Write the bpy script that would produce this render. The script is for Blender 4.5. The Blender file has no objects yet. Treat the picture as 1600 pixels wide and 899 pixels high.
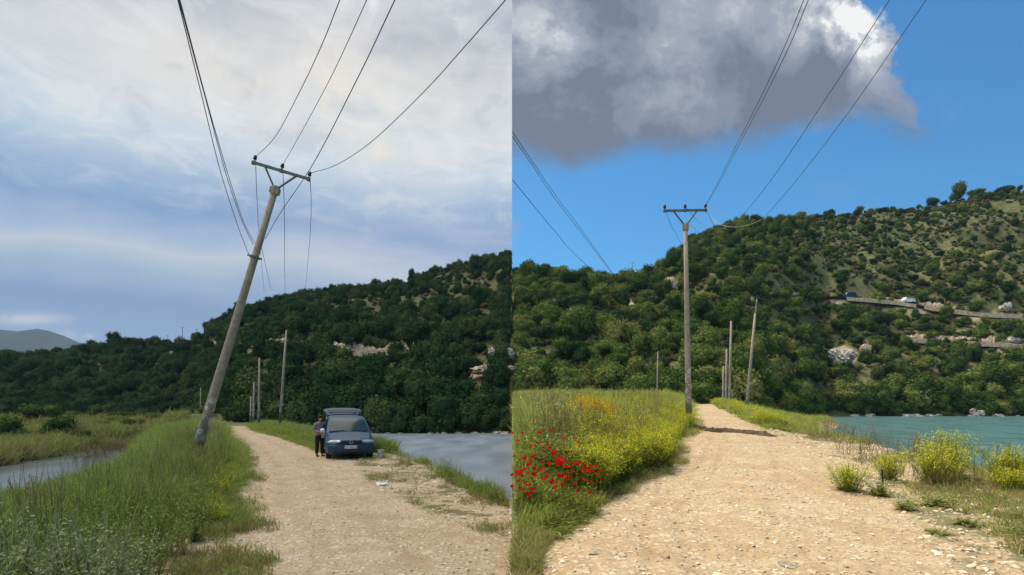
import bpy, bmesh, math, random
import numpy as np
from mathutils import Vector, Matrix
R = math.radians
random.seed(7); rng = np.random.default_rng(7)
scene = bpy.context.scene
F = 870.0; HY = 638.0; CZ = 2.0        # focal length in photo pixels, horizon row, eye height

# ------------------------------------------------------------------ camera, world, sun
cam = bpy.data.cameras.new('camera'); camo = bpy.data.objects.new('camera', cam)
scene.collection.objects.link(camo); scene.camera = camo
cam.sensor_width = 36; cam.lens = 36 * F / 1600
cam.shift_y = (HY - 449.5) / 1600
cam.clip_start = .1; cam.clip_end = 30000
camo.location = (0, 0, CZ); camo.rotation_euler = (R(90), 0, 0)
scene.view_settings.view_transform = 'Standard'; scene.view_settings.look = 'None'
scene.view_settings.gamma = 1; scene.view_settings.exposure = 0.0
cy = scene.cycles; cy.max_bounces = 4; cy.diffuse_bounces = 2; cy.glossy_bounces = 2; cy.transmission_bounces = 2; cy.transparent_max_bounces = 4; cy.caustics_reflective = False; cy.caustics_refractive = False
SUN_EL, SUN_AZ = 60.0, -32.0            # azimuth clockwise from +Y

COL_L = bpy.data.collections.new('overcast_place'); scene.collection.children.link(COL_L)
COL_R = bpy.data.collections.new('sunny_place'); scene.collection.children.link(COL_R)
sl = bpy.data.lights.new('sun', 'SUN'); sl.energy = 4.0; sl.angle = R(.53); sl.color = (1, .93, .80)
so = bpy.data.objects.new('sun', sl); scene.collection.objects.link(so)
sd = Vector((math.cos(R(SUN_EL)) * math.sin(R(SUN_AZ)), math.cos(R(SUN_EL)) * math.cos(R(SUN_AZ)), math.sin(R(SUN_EL))))
so.rotation_euler = sd.to_track_quat('Z', 'Y').to_euler()
so.light_linking.receiver_collection = COL_R     # the two halves of the diptych have two weathers: the sun is out on one side only

class NT:
    """tiny helper for node maths"""
    def __init__(s, tree): s.t = tree; s.n = tree.nodes; s.l = tree.links
    def node(s, typ, **kw):
        n = s.n.new(typ)
        for k, v in kw.items(): setattr(n, k, v)
        return n
    def put(s, sock, v):
        if isinstance(v, bpy.types.NodeSocket): s.l.new(v, sock)
        elif isinstance(v, (tuple, list)):
            sock.default_value = tuple(v) + ((1,) if len(v) == 3 and len(sock.default_value) == 4 else ())
        else: sock.default_value = v
    def m(s, op, a, b=0.0, c=None, clamp=False):
        n = s.node('ShaderNodeMath', operation=op); n.use_clamp = clamp
        s.put(n.inputs[0], a); s.put(n.inputs[1], b)
        if c is not None: s.put(n.inputs[2], c)
        return n.outputs[0]
    def add(s, a, b): return s.m('ADD', a, b)
    def sub(s, a, b): return s.m('SUBTRACT', a, b)
    def mul(s, a, b): return s.m('MULTIPLY', a, b)
    def ss(s, x, lo, hi, a=0.0, b=1.0):
        n = s.node('ShaderNodeMapRange', interpolation_type='SMOOTHSTEP'); n.clamp = True
        for i, v in enumerate((x, lo, hi, a, b)): s.put(n.inputs[i], v)
        return n.outputs[0]
    def mix(s, f, a, b, mode='MIX'):
        n = s.node('ShaderNodeMix', data_type='RGBA', blend_type=mode); n.clamp_factor = True
        s.put(n.inputs[0], f); s.put(n.inputs[6], a); s.put(n.inputs[7], b)
        return n.outputs[2]
    def xyz(s, x, y, z):
        n = s.node('ShaderNodeCombineXYZ'); s.put(n.inputs[0], x); s.put(n.inputs[1], y); s.put(n.inputs[2], z); return n.outputs[0]
    def noise(s, vec, scale, detail=4, rough=.55, dist=0.0, out=0):
        n = s.node('ShaderNodeTexNoise'); s.put(n.inputs['Vector'], vec) if vec is not None else None
        n.inputs['Scale'].default_value = scale; n.inputs['Detail'].default_value = detail
        n.inputs['Roughness'].default_value = rough; n.inputs['Distortion'].default_value = dist
        return n.outputs[out]
    def ramp(s, f, stops, interp='LINEAR'):
        n = s.node('ShaderNodeValToRGB'); n.color_ramp.interpolation = interp
        e = n.color_ramp.elements
        while len(e) < len(stops): e.new(.5)
        for el, (p, c) in zip(e, stops):
            el.position = p; el.color = (c, c, c, 1) if isinstance(c, (int, float)) else (*c, 1)
        s.put(n.inputs[0], f); return n.outputs[0]
    def gauss(s, x, y, cx, cy, rx, ry, amp=1.0):
        a = s.mul(s.sub(x, cx), 1 / rx); b = s.mul(s.sub(y, cy), 1 / ry)
        q = s.add(s.mul(a, a), s.mul(b, b))
        return s.mul(s.m('EXPONENT', s.mul(q, -1)), amp)

def lin(c): return tuple(((v / 255) / 12.92 if v <= 10 else (((v / 255) + .055) / 1.055) ** 2.4) for v in c)

world = bpy.data.worlds.new('World'); scene.world = world; world.use_nodes = True
t = NT(world.node_tree); bg = t.n['Background']
sky = t.node('ShaderNodeTexSky', sky_type='NISHITA'); sky.sun_disc = False
sky.sun_elevation = R(SUN_EL); sky.sun_rotation = R(SUN_AZ); sky.air_density = 1.0; sky.dust_density = .35; sky.ozone_density = 2.2
tc = t.node('ShaderNodeTexCoord'); sp = t.node('ShaderNodeSeparateXYZ'); t.l.new(tc.outputs['Generated'], sp.inputs[0])
dx, dy, dz = sp.outputs
hyp = t.m('SQRT', t.add(t.mul(dx, dx), t.mul(dy, dy)))
ady = t.m('MAXIMUM', dy, .05)
front = t.ss(dy, .05, .25)
u = t.m('DIVIDE', dx, ady); v = t.m('DIVIDE', dz, ady)
PX = t.add(t.mul(u, F), 800.0); PY = t.sub(HY, t.mul(v, F))        # a point's place on the tangent plane ahead
PU = t.xyz(u, v, 0.0)
# --- overcast side
el_px = t.sub(HY, t.mul(t.m('DIVIDE', dz, hyp), F * 1.12))
dzz = t.m('MAXIMUM', t.add(dz, .10), .04)
CP = t.xyz(t.m('DIVIDE', dx, dzz), t.m('DIVIDE', dy, dzz), 0.0)      # cloud-layer plane
n1 = t.noise(CP, .9, 6, .55, .3); n2 = t.noise(CP, 2.7, 6, .6, .4); n3 = t.noise(PU, 2.2, 5, .5, .2)
SUV = t.xyz(t.mul(u, 1.0), t.mul(v, 6.0), 3.0); ns = t.noise(SUV, 1.9, 6, .55, .3)
jy = t.add(el_px, t.mul(t.sub(n3, .5), 130.0))
jy = t.add(jy, t.mul(t.sub(ns, .5), 70.0))
stops = [(0, (192, 196, 205)), (80, (220, 222, 224)), (170, (218, 224, 229)), (235, (204, 219, 233)), (300, (160, 187, 217)), (350, (138, 168, 207)), (385, (168, 189, 218)), (415, (196, 208, 221)), (445, (168, 190, 213)), (490, (142, 167, 203)), (560, (154, 182, 214)), (620, (170, 191, 214))]
left = t.ramp(t.mul(jy, 1 / 640), [(p / 640, lin(c)) for p, c in stops])
streak = t.mul(t.mul(t.ss(ns, .52, .72), t.ss(PY, 330, 400)), t.ss(PY, 520, 440))
left = t.mix(t.mul(streak, .55), left, lin((205, 208, 222)))
warm = t.add(t.gauss(PX, PY, 560, 140, 170, 130, .95), t.gauss(PX, PY, 270, 95, 190, 75, .75))
left = t.mix(t.mul(warm, t.ss(n2, .34, .58)), left, lin((238, 233, 226)))
n4 = t.noise(CP, 5.5, 7, .62, .6)
left = t.mix(t.mul(t.ss(n2, .50, .66), t.ss(el_px, 420, 250, 0, .38)), left, lin((194, 203, 213)))
left = t.mix(t.mul(t.ss(n4, .47, .64), t.ss(el_px, 400, 180, 0, .6)), left, lin((238, 238, 237)))
left = t.mix(t.mul(t.ss(n4, .45, .34), t.ss(el_px, 420, 250, 0, .28)), left, lin((178, 186, 198)))
hot = t.add(t.gauss(PX, PY, 520, 150, 24, 40, .7), t.add(t.gauss(PX, PY, 575, 232, 45, 20, .8), t.gauss(PX, PY, 395, 125, 22, 16, .4)))
left = t.mix(t.mul(hot, t.ss(t.noise(PU, 9, 5, .6), .36, .62)), left, lin((255, 244, 220)))
dark = t.add(t.gauss(PX, PY, 740, 10, 140, 90, .8), t.add(t.gauss(PX, PY, 430, -10, 150, 40, .7), t.gauss(PX, PY, 10, 50, 110, 110, .5)))
left = t.mix(t.mul(dark, t.ss(n1, .36, .60)), left, lin((150, 158, 174)))
low = t.add(t.gauss(PX, PY, 45, 499, 62, 9, 1.0), t.gauss(PX, PY, 130, 525, 42, 10, .9))
left = t.mix(t.mul(low, t.ss(t.noise(PU, 12, 5, .6), .36, .52)), left, lin((206, 210, 224)))
bright = t.ss(el_px, -900, 60, 6.0, 1.0)                               # warm sky boost added overhead and behind, out of view, to light this side
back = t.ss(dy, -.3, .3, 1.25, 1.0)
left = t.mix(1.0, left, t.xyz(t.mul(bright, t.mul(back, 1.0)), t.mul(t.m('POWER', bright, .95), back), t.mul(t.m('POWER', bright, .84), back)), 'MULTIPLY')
# --- clear side with one big cumulus
nz = t.noise(PU, 5.5, 8, .60, .25); nzc = t.noise(PU, 16, 6, .65, .3); nzb = t.noise(PU, 2.0, 3, .5, .2)
WX = t.add(PX, t.add(t.mul(t.sub(t.noise(PU, 7, 5, .6, 0, 0), .5), 100), t.mul(t.sub(nzc, .5), -50))); WY = t.add(PY, t.add(t.mul(t.sub(nz, .5), 72), t.add(t.mul(t.sub(nzb, .5), 26), t.mul(t.sub(nzc, .5), 44))))
f01 = t.mul(t.sub(WX, 600), 1 / 900)
def band(stops):
    return t.sub(t.mul(t.ramp(f01, [((a - 600) / 900, (b + 600) / 1000) for a, b in stops]), 1000), 600)
lowb = band([(600, 230), (800, 243), (880, 262), (1000, 246), (1150, 224), (1260, 204), (1340, 182), (1385, 188), (1420, 206), (1445, 200), (1500, 180)])
upb = band([(600, -590), (1250, -560), (1300, -60), (1345, 4), (1385, 40), (1402, 105), (1428, 165), (1446, 205), (1500, 390)])
dlow = t.sub(lowb, WY); dup = t.sub(WY, upb)
dens = t.mul(t.ss(dlow, -22, 34), t.ss(dup, -8, 22))
dens = t.mul(t.mul(dens, front), t.ss(PX, 1350, 1440, 1.0, .80))
wisp = t.mul(t.add(t.add(t.gauss(PX, PY, 1450, 180, 34, 24, .35), t.gauss(PX, PY, 805, 355, 10, 10, .7)), t.gauss(PX, PY, 1300, 295, 30, 12, .16)), t.ss(nz, .42, .6))
sh = t.noise(PU, 4.2, 7, .58, .35)
lit = t.add(t.gauss(WX, WY, 850, 62, 60, 70, .42), t.add(t.gauss(WX, WY, 1340, 45, 48, 66, 1.0), t.gauss(WX, WY, 1265, 5, 60, 40, .45)))
lit = t.add(lit, t.add(t.gauss(PX, PY, 1010, 85, 80, 60, .30), t.gauss(PX, PY, 960, 175, 140, 40, .16)))
puff = t.noise(PU, 11, 6, .62, .2)
lit = t.mul(lit, t.ss(puff, .28, .60, .30, 1.12))
cb = t.add(t.mul(t.sub(sh, .5), 2.3), lit)
cb = t.add(cb, t.mul(t.sub(puff, .5), .35))
cb = t.add(cb, t.mul(t.ss(WY, 40, 240), -.08))
cb = t.add(cb, t.ss(PY, 250, -150, 0.04, .22))
cloud = t.ramp(cb, [(0, lin((118, 128, 147))), (.2, lin((138, 147, 164))), (.42, lin((162, 169, 184))), (.64, lin((196, 200, 208))), (.87, lin((250, 250, 249)))], 'EASE')
skyc = t.mix(1.0, sky.outputs[0], (.047, .108, .138), 'MULTIPLY')
skyc = t.mix(wisp, skyc, lin((160, 172, 195)))
right = t.mix(dens, skyc, cloud)
side = t.m('GREATER_THAN', dx, 0.0)
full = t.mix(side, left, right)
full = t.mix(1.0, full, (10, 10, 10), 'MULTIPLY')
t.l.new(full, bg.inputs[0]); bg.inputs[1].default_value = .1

# ------------------------------------------------------------------ helpers
def P(px, py, Y): return Vector(((px - 800) / F * Y, Y, CZ + (HY - py) / F * Y))
def interp(x, pts):
    a = np.array(sorted(pts), float); return np.interp(x, a[:, 0], a[:, 1])
def sstep(x, a, b):
    q = np.clip((x - a) / (b - a), 0, 1); return q * q * (3 - 2 * q)
def vnoise(x, y, seed=0):
    x = np.asarray(x, float); y = np.asarray(y, float)
    xi = np.floor(x).astype(np.int64); yi = np.floor(y).astype(np.int64); fx = x - xi; fy = y - yi
    def h(a, b):
        n = (a * 374761393 + b * 668265263 + seed * 974711) & 0xFFFFFFFF
        n = ((n ^ (n >> 13)) * 1274126177) & 0xFFFFFFFF
        return ((n ^ (n >> 16)) & 0xFFFF) / 65535.0
    fx = fx * fx * (3 - 2 * fx); fy = fy * fy * (3 - 2 * fy)
    return (h(xi, yi) * (1 - fx) + h(xi + 1, yi) * fx) * (1 - fy) + (h(xi, yi + 1) * (1 - fx) + h(xi + 1, yi + 1) * fx) * fy
def fbm(x, y, seed=0, o=4):
    s = 0; a = .5
    for k in range(o): s = s + a * (vnoise(np.asarray(x) * 2 ** k, np.asarray(y) * 2 ** k, seed + k) - .5); a *= .5
    return s            # about -0.5..0.5
def link(o, side):
    (COL_L if side == 'L' else COL_R).objects.link(o)
def mesh_obj(name, verts, faces, mat=None, parent=None, side='L', smooth=False, mats=None, fm=None):
    me = bpy.data.meshes.new(name); me.from_pydata([tuple(q) for q in verts], [], faces)
    if mats:
        for mm in mats: me.materials.append(mm)
        me.polygons.foreach_set('material_index', fm)
    elif mat: me.materials.append(mat)
    if smooth: me.polygons.foreach_set('use_smooth', [True] * len(me.polygons))
    me.update()
    o = bpy.data.objects.new(name, me); link(o, side)
    if parent: o.parent = parent
    return o
def tag(o, label=None, cat=None, group=None, kind=None):
    if label: o['label'] = label
    if cat: o['category'] = cat
    if group: o['group'] = group
    if kind: o['kind'] = kind
    return o
def empty(name, loc, side, rz=0):
    o = bpy.data.objects.new(name, None); o.location = loc; o.rotation_euler = (0, 0, rz); o.empty_display_size = .2
    link(o, side); return o
class MB:
    def __init__(s): s.v = []; s.f = []; s.m = []; s.cur = 0
    def face(s, pts):
        b = len(s.v); s.v += [Vector(q) for q in pts]; s.f.append(tuple(range(b, b + len(pts)))); s.m.append(s.cur)
    def raw(s, v, f):
        b = len(s.v); s.v += [Vector(q) for q in v]; s.f += [tuple(i + b for i in q) for q in f]; s.m += [s.cur] * len(f)
    def box(s, c, sz, M=None):
        x, y, z = [q / 2 for q in sz]; c = Vector(c)
        vs = [Vector((a * x, b * y, d * z)) for a in (-1, 1) for b in (-1, 1) for d in (-1, 1)]
        if M is not None: vs = [M @ q for q in vs]
        s.raw([q + c for q in vs], [(0, 1, 3, 2), (4, 6, 7, 5), (0, 4, 5, 1), (2, 3, 7, 6), (0, 2, 6, 4), (1, 5, 7, 3)])
    def tube(s, pts, rad, n=8, caps=True):
        pts = [Vector(q) for q in pts]; rad = rad if isinstance(rad, (list, tuple)) else [rad] * len(pts)
        rings = []; ref = Vector((0, 0, 1))
        for i, q in enumerate(pts):
            d = (pts[min(i + 1, len(pts) - 1)] - pts[max(i - 1, 0)]).normalized()
            a = d.cross(ref)
            if a.length < .05: a = d.cross(Vector((1, 0, 0)))
            a.normalize(); b = d.cross(a)
            rings.append([q + (a * math.cos(2 * math.pi * k / n) + b * math.sin(2 * math.pi * k / n)) * rad[i] for k in range(n)])
        vs = [q for r in rings for q in r]; fs = []
        for i in range(len(pts) - 1):
            for k in range(n): fs.append((i * n + k, i * n + (k + 1) % n, (i + 1) * n + (k + 1) % n, (i + 1) * n + k))
        if caps: fs.append(tuple(range(n))[::-1]); fs.append(tuple((len(pts) - 1) * n + k for k in range(n)))
        s.raw(vs, fs)
    def lathe(s, prof, n=16, M=None):
        vs = []; fs = []
        for r, z in prof:
            for k in range(n):
                q = Vector((r * math.cos(2 * math.pi * k / n), r * math.sin(2 * math.pi * k / n), z)); vs.append(M @ q if M else q)
        for i in range(len(prof) - 1):
            for k in range(n): fs.append((i * n + k, i * n + (k + 1) % n, (i + 1) * n + (k + 1) % n, (i + 1) * n + k))
        fs.append(tuple(range(n))[::-1]); fs.append(tuple((len(prof) - 1) * n + k for k in range(n)))
        s.raw(vs, fs)
    def build(s, name, mat, parent=None, side='L', smooth=False):
        if isinstance(mat, list): return mesh_obj(name, s.v, s.f, None, parent, side, smooth, mat, s.m)
        return mesh_obj(name, s.v, s.f, mat, parent, side, smooth)

# ------------------------------------------------------------------ materials
def newmat(name):
    m = bpy.data.materials.new(name); m.use_nodes = True
    k = NT(m.node_tree); k.n.clear(); out = k.node('ShaderNodeOutputMaterial'); k.out = out; return m, k
def princ(k, color, rough=.8, metal=0, bump=None, bstr=.3, bdist=.02, spec=.3, coat=0):
    p = k.node('ShaderNodeBsdfPrincipled'); k.put(p.inputs['Base Color'], color); k.put(p.inputs['Roughness'], rough)
    p.inputs['Metallic'].default_value = metal; p.inputs['Specular IOR Level'].default_value = spec
    p.inputs['Coat Weight'].default_value = coat
    if bump is not None:
        b = k.node('ShaderNodeBump'); b.inputs['Strength'].default_value = bstr; b.inputs['Distance'].default_value = bdist
        k.put(b.inputs['Height'], bump); k.l.new(b.outputs[0], p.inputs['Normal'])
    k.l.new(p.outputs[0], k.out.inputs[0]); return p
def simple(name, c, rough=.6, metal=0, var=.15, scale=6, coat=0, spec=.4):
    m, k = newmat(name); co = k.node('ShaderNodeTexCoord').outputs['Object']
    n = k.noise(co, scale, 5, .6)
    col = k.mix(k.ss(n, .3, .7), tuple(x * (1 - var) for x in c), tuple(min(1, x * (1 + var)) for x in c))
    princ(k, col, rough, metal, n, .15, .01, spec, coat); return m
def leafmat(name, stops, transl=.3, objrand=.5):
    """leaf and blade material: colour differs from leaf to leaf and from plant to plant"""
    m, k = newmat(name)
    g = k.node('ShaderNodeNewGeometry').outputs['Random Per Island']; ob = k.node('ShaderNodeObjectInfo').outputs['Random']
    f = k.add(k.mul(g, 1 - objrand), k.mul(ob, objrand))
    col = k.ramp(f, stops)
    d = k.node('ShaderNodeBsdfDiffuse'); tr = k.node('ShaderNodeBsdfTranslucent'); mx = k.node('ShaderNodeMixShader')
    k.put(d.inputs[0], col); k.put(tr.inputs[0], k.mix(.5, col, (.9, 1.0, .35), 'MULTIPLY')); mx.inputs[0].default_value = transl
    k.l.new(d.outputs[0], mx.inputs[1]); k.l.new(tr.outputs[0], mx.inputs[2]); k.l.new(mx.outputs[0], k.out.inputs[0]); return m
def attr(k, name):
    a = k.node('ShaderNodeAttribute'); a.attribute_name = name; return a.outputs['Fac']

def ground_mat(name, tint):
    m, k = newmat(name); pos = k.node('ShaderNodeNewGeometry').outputs['Position']
    def C(r, g, b): return (r * tint[0], g * tint[1], b * tint[2])
    vo = k.node('ShaderNodeTexVoronoi'); k.put(vo.inputs['Vector'], pos); vo.inputs['Scale'].default_value = 13; vo.inputs['Randomness'].default_value = 1
    vs = k.node('ShaderNodeTexVoronoi'); k.put(vs.inputs['Vector'], pos); vs.inputs['Scale'].default_value = 4.3
    sepc = k.node('ShaderNodeSeparateColor'); k.l.new(vo.outputs['Color'], sepc.inputs[0])
    seps = k.node('ShaderNodeSeparateColor'); k.l.new(vs.outputs['Color'], seps.inputs[0])
    big = k.noise(pos, .35, 5, .6); mid = k.noise(pos, 2.3, 6, .65); fine = k.noise(pos, 30, 4, .7)
    soil = k.mix(k.ss(big, .35, .65), C(.50, .36, .225), C(.60, .47, .31))
    soil = k.mix(k.ss(mid, .42, .68), soil, C(.66, .54, .38))
    soil = k.mix(k.mul(k.ss(fine, .35, .62, .5, 0), 1.0), soil, C(.34, .25, .16))
    stv = k.node('ShaderNodeMapping'); k.put(stv.inputs[0], pos); stv.inputs['Scale'].default_value = (8, 15, 9); patch = k.noise(stv.outputs[0], 1.0, 6, .7, .4)
    soil = k.mix(k.ss(patch, .52, .70, 0, .8), soil, C(.76, .65, .49)); soil = k.mix(k.ss(patch, .47, .37, 0, .95), soil, C(.45, .315, .20))
    grit = k.noise(pos, 14, 5, .75); soil = k.mix(k.ss(grit, .44, .34, 0, .7), soil, C(.30, .21, .13)); soil = k.mix(k.ss(grit, .57, .68, 0, .6), soil, C(.86, .76, .58))
    peb = k.m('GREATER_THAN', sepc.outputs[0], .62)
    pebm = k.mul(peb, k.ss(vo.outputs['Distance'], .62, .40))
    soil = k.mix(k.mul(pebm, .72), soil, k.mix(sepc.outputs[1], C(.56, .45, .32), C(.84, .76, .60)))
    slab = k.mul(k.m('GREATER_THAN', seps.outputs[0], .82), k.ss(vs.outputs['Distance'], .42, .22))
    soil = k.mix(k.mul(slab, .5), soil, C(.80, .71, .54))
    soil = k.mix(k.mul(k.ss(k.noise(pos, 1.1, 4, .6), .46, .62), .45), soil, C(.47, .32, .19))
    soil = k.mix(k.mul(attr(k, 'track'), .5), soil, C(.36, .25, .15))
    weed = k.mix(k.noise(pos, 5, 4, .6), (.10, .085, .04), (.13, .15, .05))
    wm = k.mul(k.ss(k.add(k.mul(mid, .5), k.mul(k.noise(pos, .9, 5, .65), .5)), .50, .56), attr(k, 'verge'))
    soil = k.mix(k.mul(wm, .8), soil, weed)
    grass = k.mix(k.ss(mid, .4, .65), (.11, .13, .045), (.22, .20, .09))
    mud = k.mix(mid, (.12, .09, .06), (.20, .15, .10))
    col = k.mix(attr(k, 'grass'), soil, grass); col = k.mix(attr(k, 'mud'), col, mud)
    h = k.add(k.mul(pebm, .6), k.add(k.mul(mid, 1.2), k.mul(fine, .5)))
    princ(k, col, .95, 0, h, .9, .035, .15); return m
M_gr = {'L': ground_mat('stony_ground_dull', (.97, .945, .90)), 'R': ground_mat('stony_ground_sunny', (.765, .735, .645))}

def hill_mat(name):
    m, k = newmat(name); pos = k.node('ShaderNodeNewGeometry').outputs['Position']
    n = k.noise(pos, .06, 6, .65); n2 = k.noise(pos, .5, 5, .65)
    c = k.mix(k.ss(n, .35, .65), (.07, .085, .034), (.13, .125, .055))
    c = k.mix(k.ss(n2, .50, .66), c, (.17, .15, .075))
    c = k.mix(k.ss(k.noise(pos, .9, 4, .6), .74, .80), c, (.30, .28, .22))
    bare = k.mix(n2, (.34, .25, .16), (.52, .44, .33))
    c = k.mix(attr(k, 'bare'), c, bare)
    princ(k, c, .95, 0, n2, .6, .6, .1); return m
M_hill = hill_mat('scrub_slope')
def water_mat(name, deep, rough, bs, sc=(2.2, .7, 1)):
    m, k = newmat(name); pos = k.node('ShaderNodeNewGeometry').outputs['Position']
    mp = k.node('ShaderNodeMapping'); k.put(mp.inputs[0], pos); mp.inputs['Scale'].default_value = sc
    n = k.noise(mp.outputs[0], 3.2, 5, .6, .4); n2 = k.noise(mp.outputs[0], .22, 3, .5)
    col = k.mix(k.ss(n2, .30, .70), deep, tuple(q * 1.15 for q in deep))
    princ(k, col, k.ss(n2, .3, .7, rough, rough * 1.5), 0, k.add(n, k.mul(n2, .5)), bs, .05, .5); return m
M_waterL = water_mat('grey_lake_water', (.20, .24, .28), .30, .9)
M_waterR = water_mat('teal_lake_water', (.055, .125, .115), .25, .5)
M_pond = water_mat('pale_pond_water', (.16, .18, .19), .12, .15)

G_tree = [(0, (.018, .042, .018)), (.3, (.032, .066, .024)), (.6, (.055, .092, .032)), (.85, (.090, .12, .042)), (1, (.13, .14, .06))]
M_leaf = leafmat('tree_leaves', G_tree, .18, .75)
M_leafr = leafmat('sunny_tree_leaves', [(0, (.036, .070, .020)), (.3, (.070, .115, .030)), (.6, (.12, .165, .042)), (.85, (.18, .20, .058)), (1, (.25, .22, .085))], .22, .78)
M_bark = simple('bark', (.10, .075, .05), .9, 0, .3, 8)
M_grassL = leafmat('dull_grass_blades', [(0, (.15, .20, .06)), (.4, (.26, .32, .09)), (.75, (.36, .40, .14)), (1, (.52, .50, .26))], .55, .35)
M_grassR = leafmat('sunny_grass_blades', [(0, (.16, .20, .05)), (.4, (.27, .31, .075)), (.75, (.38, .39, .12)), (1, (.54, .48, .22))], .55, .35)
M_dryg = leafmat('dry_grass_blades', [(0, (.16, .13, .06)), (.5, (.29, .23, .11)), (1, (.44, .36, .20))], .4, .4)
M_silver = leafmat('silvery_weed_leaves', [(0, (.24, .28, .12)), (.5, (.38, .40, .20)), (1, (.58, .57, .34))], .45, .3)
M_white = leafmat('white_petals', [(0, (.5, .52, .36)), (1, (.8, .8, .65))], .3, .2)
M_yel = leafmat('yellow_petals', [(0, (.62, .58, .05)), (.6, (.82, .76, .07)), (1, (.88, .84, .18))], .45, .2)
M_org = leafmat('orange_petals', [(0, (.72, .36, .01)), (1, (.85, .55, .02))], .3, .2)
M_red = leafmat('poppy_petals', [(0, (.40, .010, .008)), (1, (.66, .035, .02))], .4, .5)
M_must = leafmat('mustard_leaves', [(0, (.16, .21, .04)), (.6, (.32, .35, .06)), (1, (.46, .46, .11))], .55, .4)
M_blackseed = simple('poppy_centre', (.015, .01, .015), .8)

def rock_mat(name, a, b):
    m, k = newmat(name); pos = k.node('ShaderNodeTexCoord').outputs['Object']
    n = k.noise(pos, 1.6, 8, .68, .5); n2 = k.noise(pos, 6, 5, .7)
    c = k.mix(k.ss(n, .36, .62), a, b); c = k.mix(k.ss(n2, .58, .7), c, tuple(q * .35 for q in a))
    princ(k, c, .95, 0, k.add(n, k.mul(n2, .4)), .9, .12, .1); return m
M_rock = rock_mat('grey_limestone', (.26, .23, .19), (.58, .54, .46))
M_rockw = rock_mat('warm_stone', (.38, .27, .18), (.66, .54, .40))
M_ridge = rock_mat('dark_red_brown', (.05, .034, .022), (.125, .082, .052))

def pole_mat(name, a, b):
    m, k = newmat(name); tcn = k.node('ShaderNodeTexCoord'); g = tcn.outputs['Object']
    sp = k.node('ShaderNodeSeparateXYZ'); k.l.new(g, sp.inputs[0])
    n = k.noise(g, 7, 6, .7); st = k.noise(k.xyz(k.mul(sp.outputs[0], 9), k.mul(sp.outputs[1], 9), k.mul(sp.outputs[2], .35)), 3, 5, .6)
    c = k.mix(k.ss(n, .3, .7), a, b); c = k.mix(k.mul(k.ss(st, .5, .7), .55), c, tuple(q * .45 for q in a))
    zz = sp.outputs[2]
    band_ = k.mul(k.ss(zz, .9, 1.2), k.ss(zz, 3.0, 2.2))
    c = k.mix(k.mul(band_, k.ss(k.noise(g, 5, 5, .65), .50, .54)), c, (.62, .60, .56))
    c = k.mix(k.mul(k.ss(zz, 1.9, .4), k.ss(n, .3, .6, .2, .75)), c, (.07, .055, .045))
    princ(k, c, .9, 0, k.add(n, st), .35, .02, .15); return m
M_pole = pole_mat('weathered_pole_concrete', (.26, .215, .16), (.40, .33, .245))
M_steel = simple('grey_galvanised_steel', (.13, .14, .14), .65, .2, .2)
M_rust = simple('dull_brown_steel', (.12, .09, .075), .7, .1, .25)
M_glaz = simple('black_insulator_glaze', (.012, .011, .012), .25, 0, .2)
M_wire = simple('dark_wire', (.09, .09, .10), .6, .3, .1)
M_wirey = simple('pale_wire', (.35, .33, .2), .6, .1, .1)

# ------------------------------------------------------------------ terrain profiles
XL_L = [(2.5, -2.6), (6.7, -3.5), (9, -4.4), (12, -6.1), (15.1, -7.3), (20, -9.7), (25.6, -12.4), (38.7, -19.6), (58, -29.6), (80, -41)]
XR_L = [(2.5, 1.2), (7.7, .15), (14.3, -3.6), (20, -5.7), (26, -9.0), (37, -15.2), (50, -23.3), (58, -27.2), (80, -38)]
EMB_L = [(2.5, -7.6), (9, -8.6), (13, -10.3), (17, -12.0), (20, -13.2), (26, -17), (39, -25), (58, -36), (75, -46), (100, -60)]
SH_L = [(2.5, 3), (9, 1.2), (11.9, 0.1), (13, -.6), (16.6, -1.7), (21.7, -3.6), (26, -5.8), (29, -7.8), (35, -11), (45, -16.5), (60, -25), (70, -31), (90, -43)]
def zL(x, Y):
    x = np.asarray(x, float); Y = np.asarray(Y, float)
    sh = interp(Y, SH_L); z = .05 * fbm(x * .6, Y * .6, 3) * 2
    crown = sstep(Y, 30, 58) * .0
    z = z + crown
    d = x - sh + fbm(x * 1.2, Y * 1.2, 9) * .9
    z = z * (1 - sstep(d, -.5, 1)) - 1.9 * sstep(d, -.3, 4.5) - .12 * sstep(d, -.6, .4)
    e = interp(Y, EMB_L) - x + fbm(x * .5, Y * .5, 5)
    far = sstep(e - (Y * .42), 0, 3)           # the meadow across the pond
    z = z - 2.7 * sstep(e, 0, 3.2) * (1 - sstep(Y, 56, 66) * .35) + .0
    fb = interp(Y, [(0, -34), (30, -36), (41, -38.5), (51, -41.5), (59, -44), (66, -44), (80, -50)])
    z = z + .95 * sstep(fb - x + fbm(x * .3, Y * .3, 8) * 3, -.6, 1.6) * (1 - sstep(Y, 56, 66) * .0)
    z = np.where(Y > 60, z + .35 * sstep(Y, 60, 70) * sstep(e, 0, 3), z)
    return z
H_R = [(0, .2), (3, .3), (5.5, .35), (10, .6), (23.7, 1.18), (37, 1.75), (50, 2.34), (58, 2.25), (75, 1.2), (110, .3), (150, 0)]
XL_R = [(2.5, -.6), (5, 0.0), (6.2, .14), (6.9, .36), (8, .92), (9.2, 1.48), (10.5, 2.1), (12, 3.3), (18.5, 5.45), (20.5, 6.4), (23.7, 7.75), (32, 10.4), (50, 16.3), (75, 25)]
XR_R = [(2.5, 3.6), (5.5, 4.4), (6.6, 4.9), (8.4, 5.8), (14, 8.0), (17.5, 8.85), (23.7, 10.5), (31, 12.6), (40, 15.0), (50, 17.9), (75, 27.5)]
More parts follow.
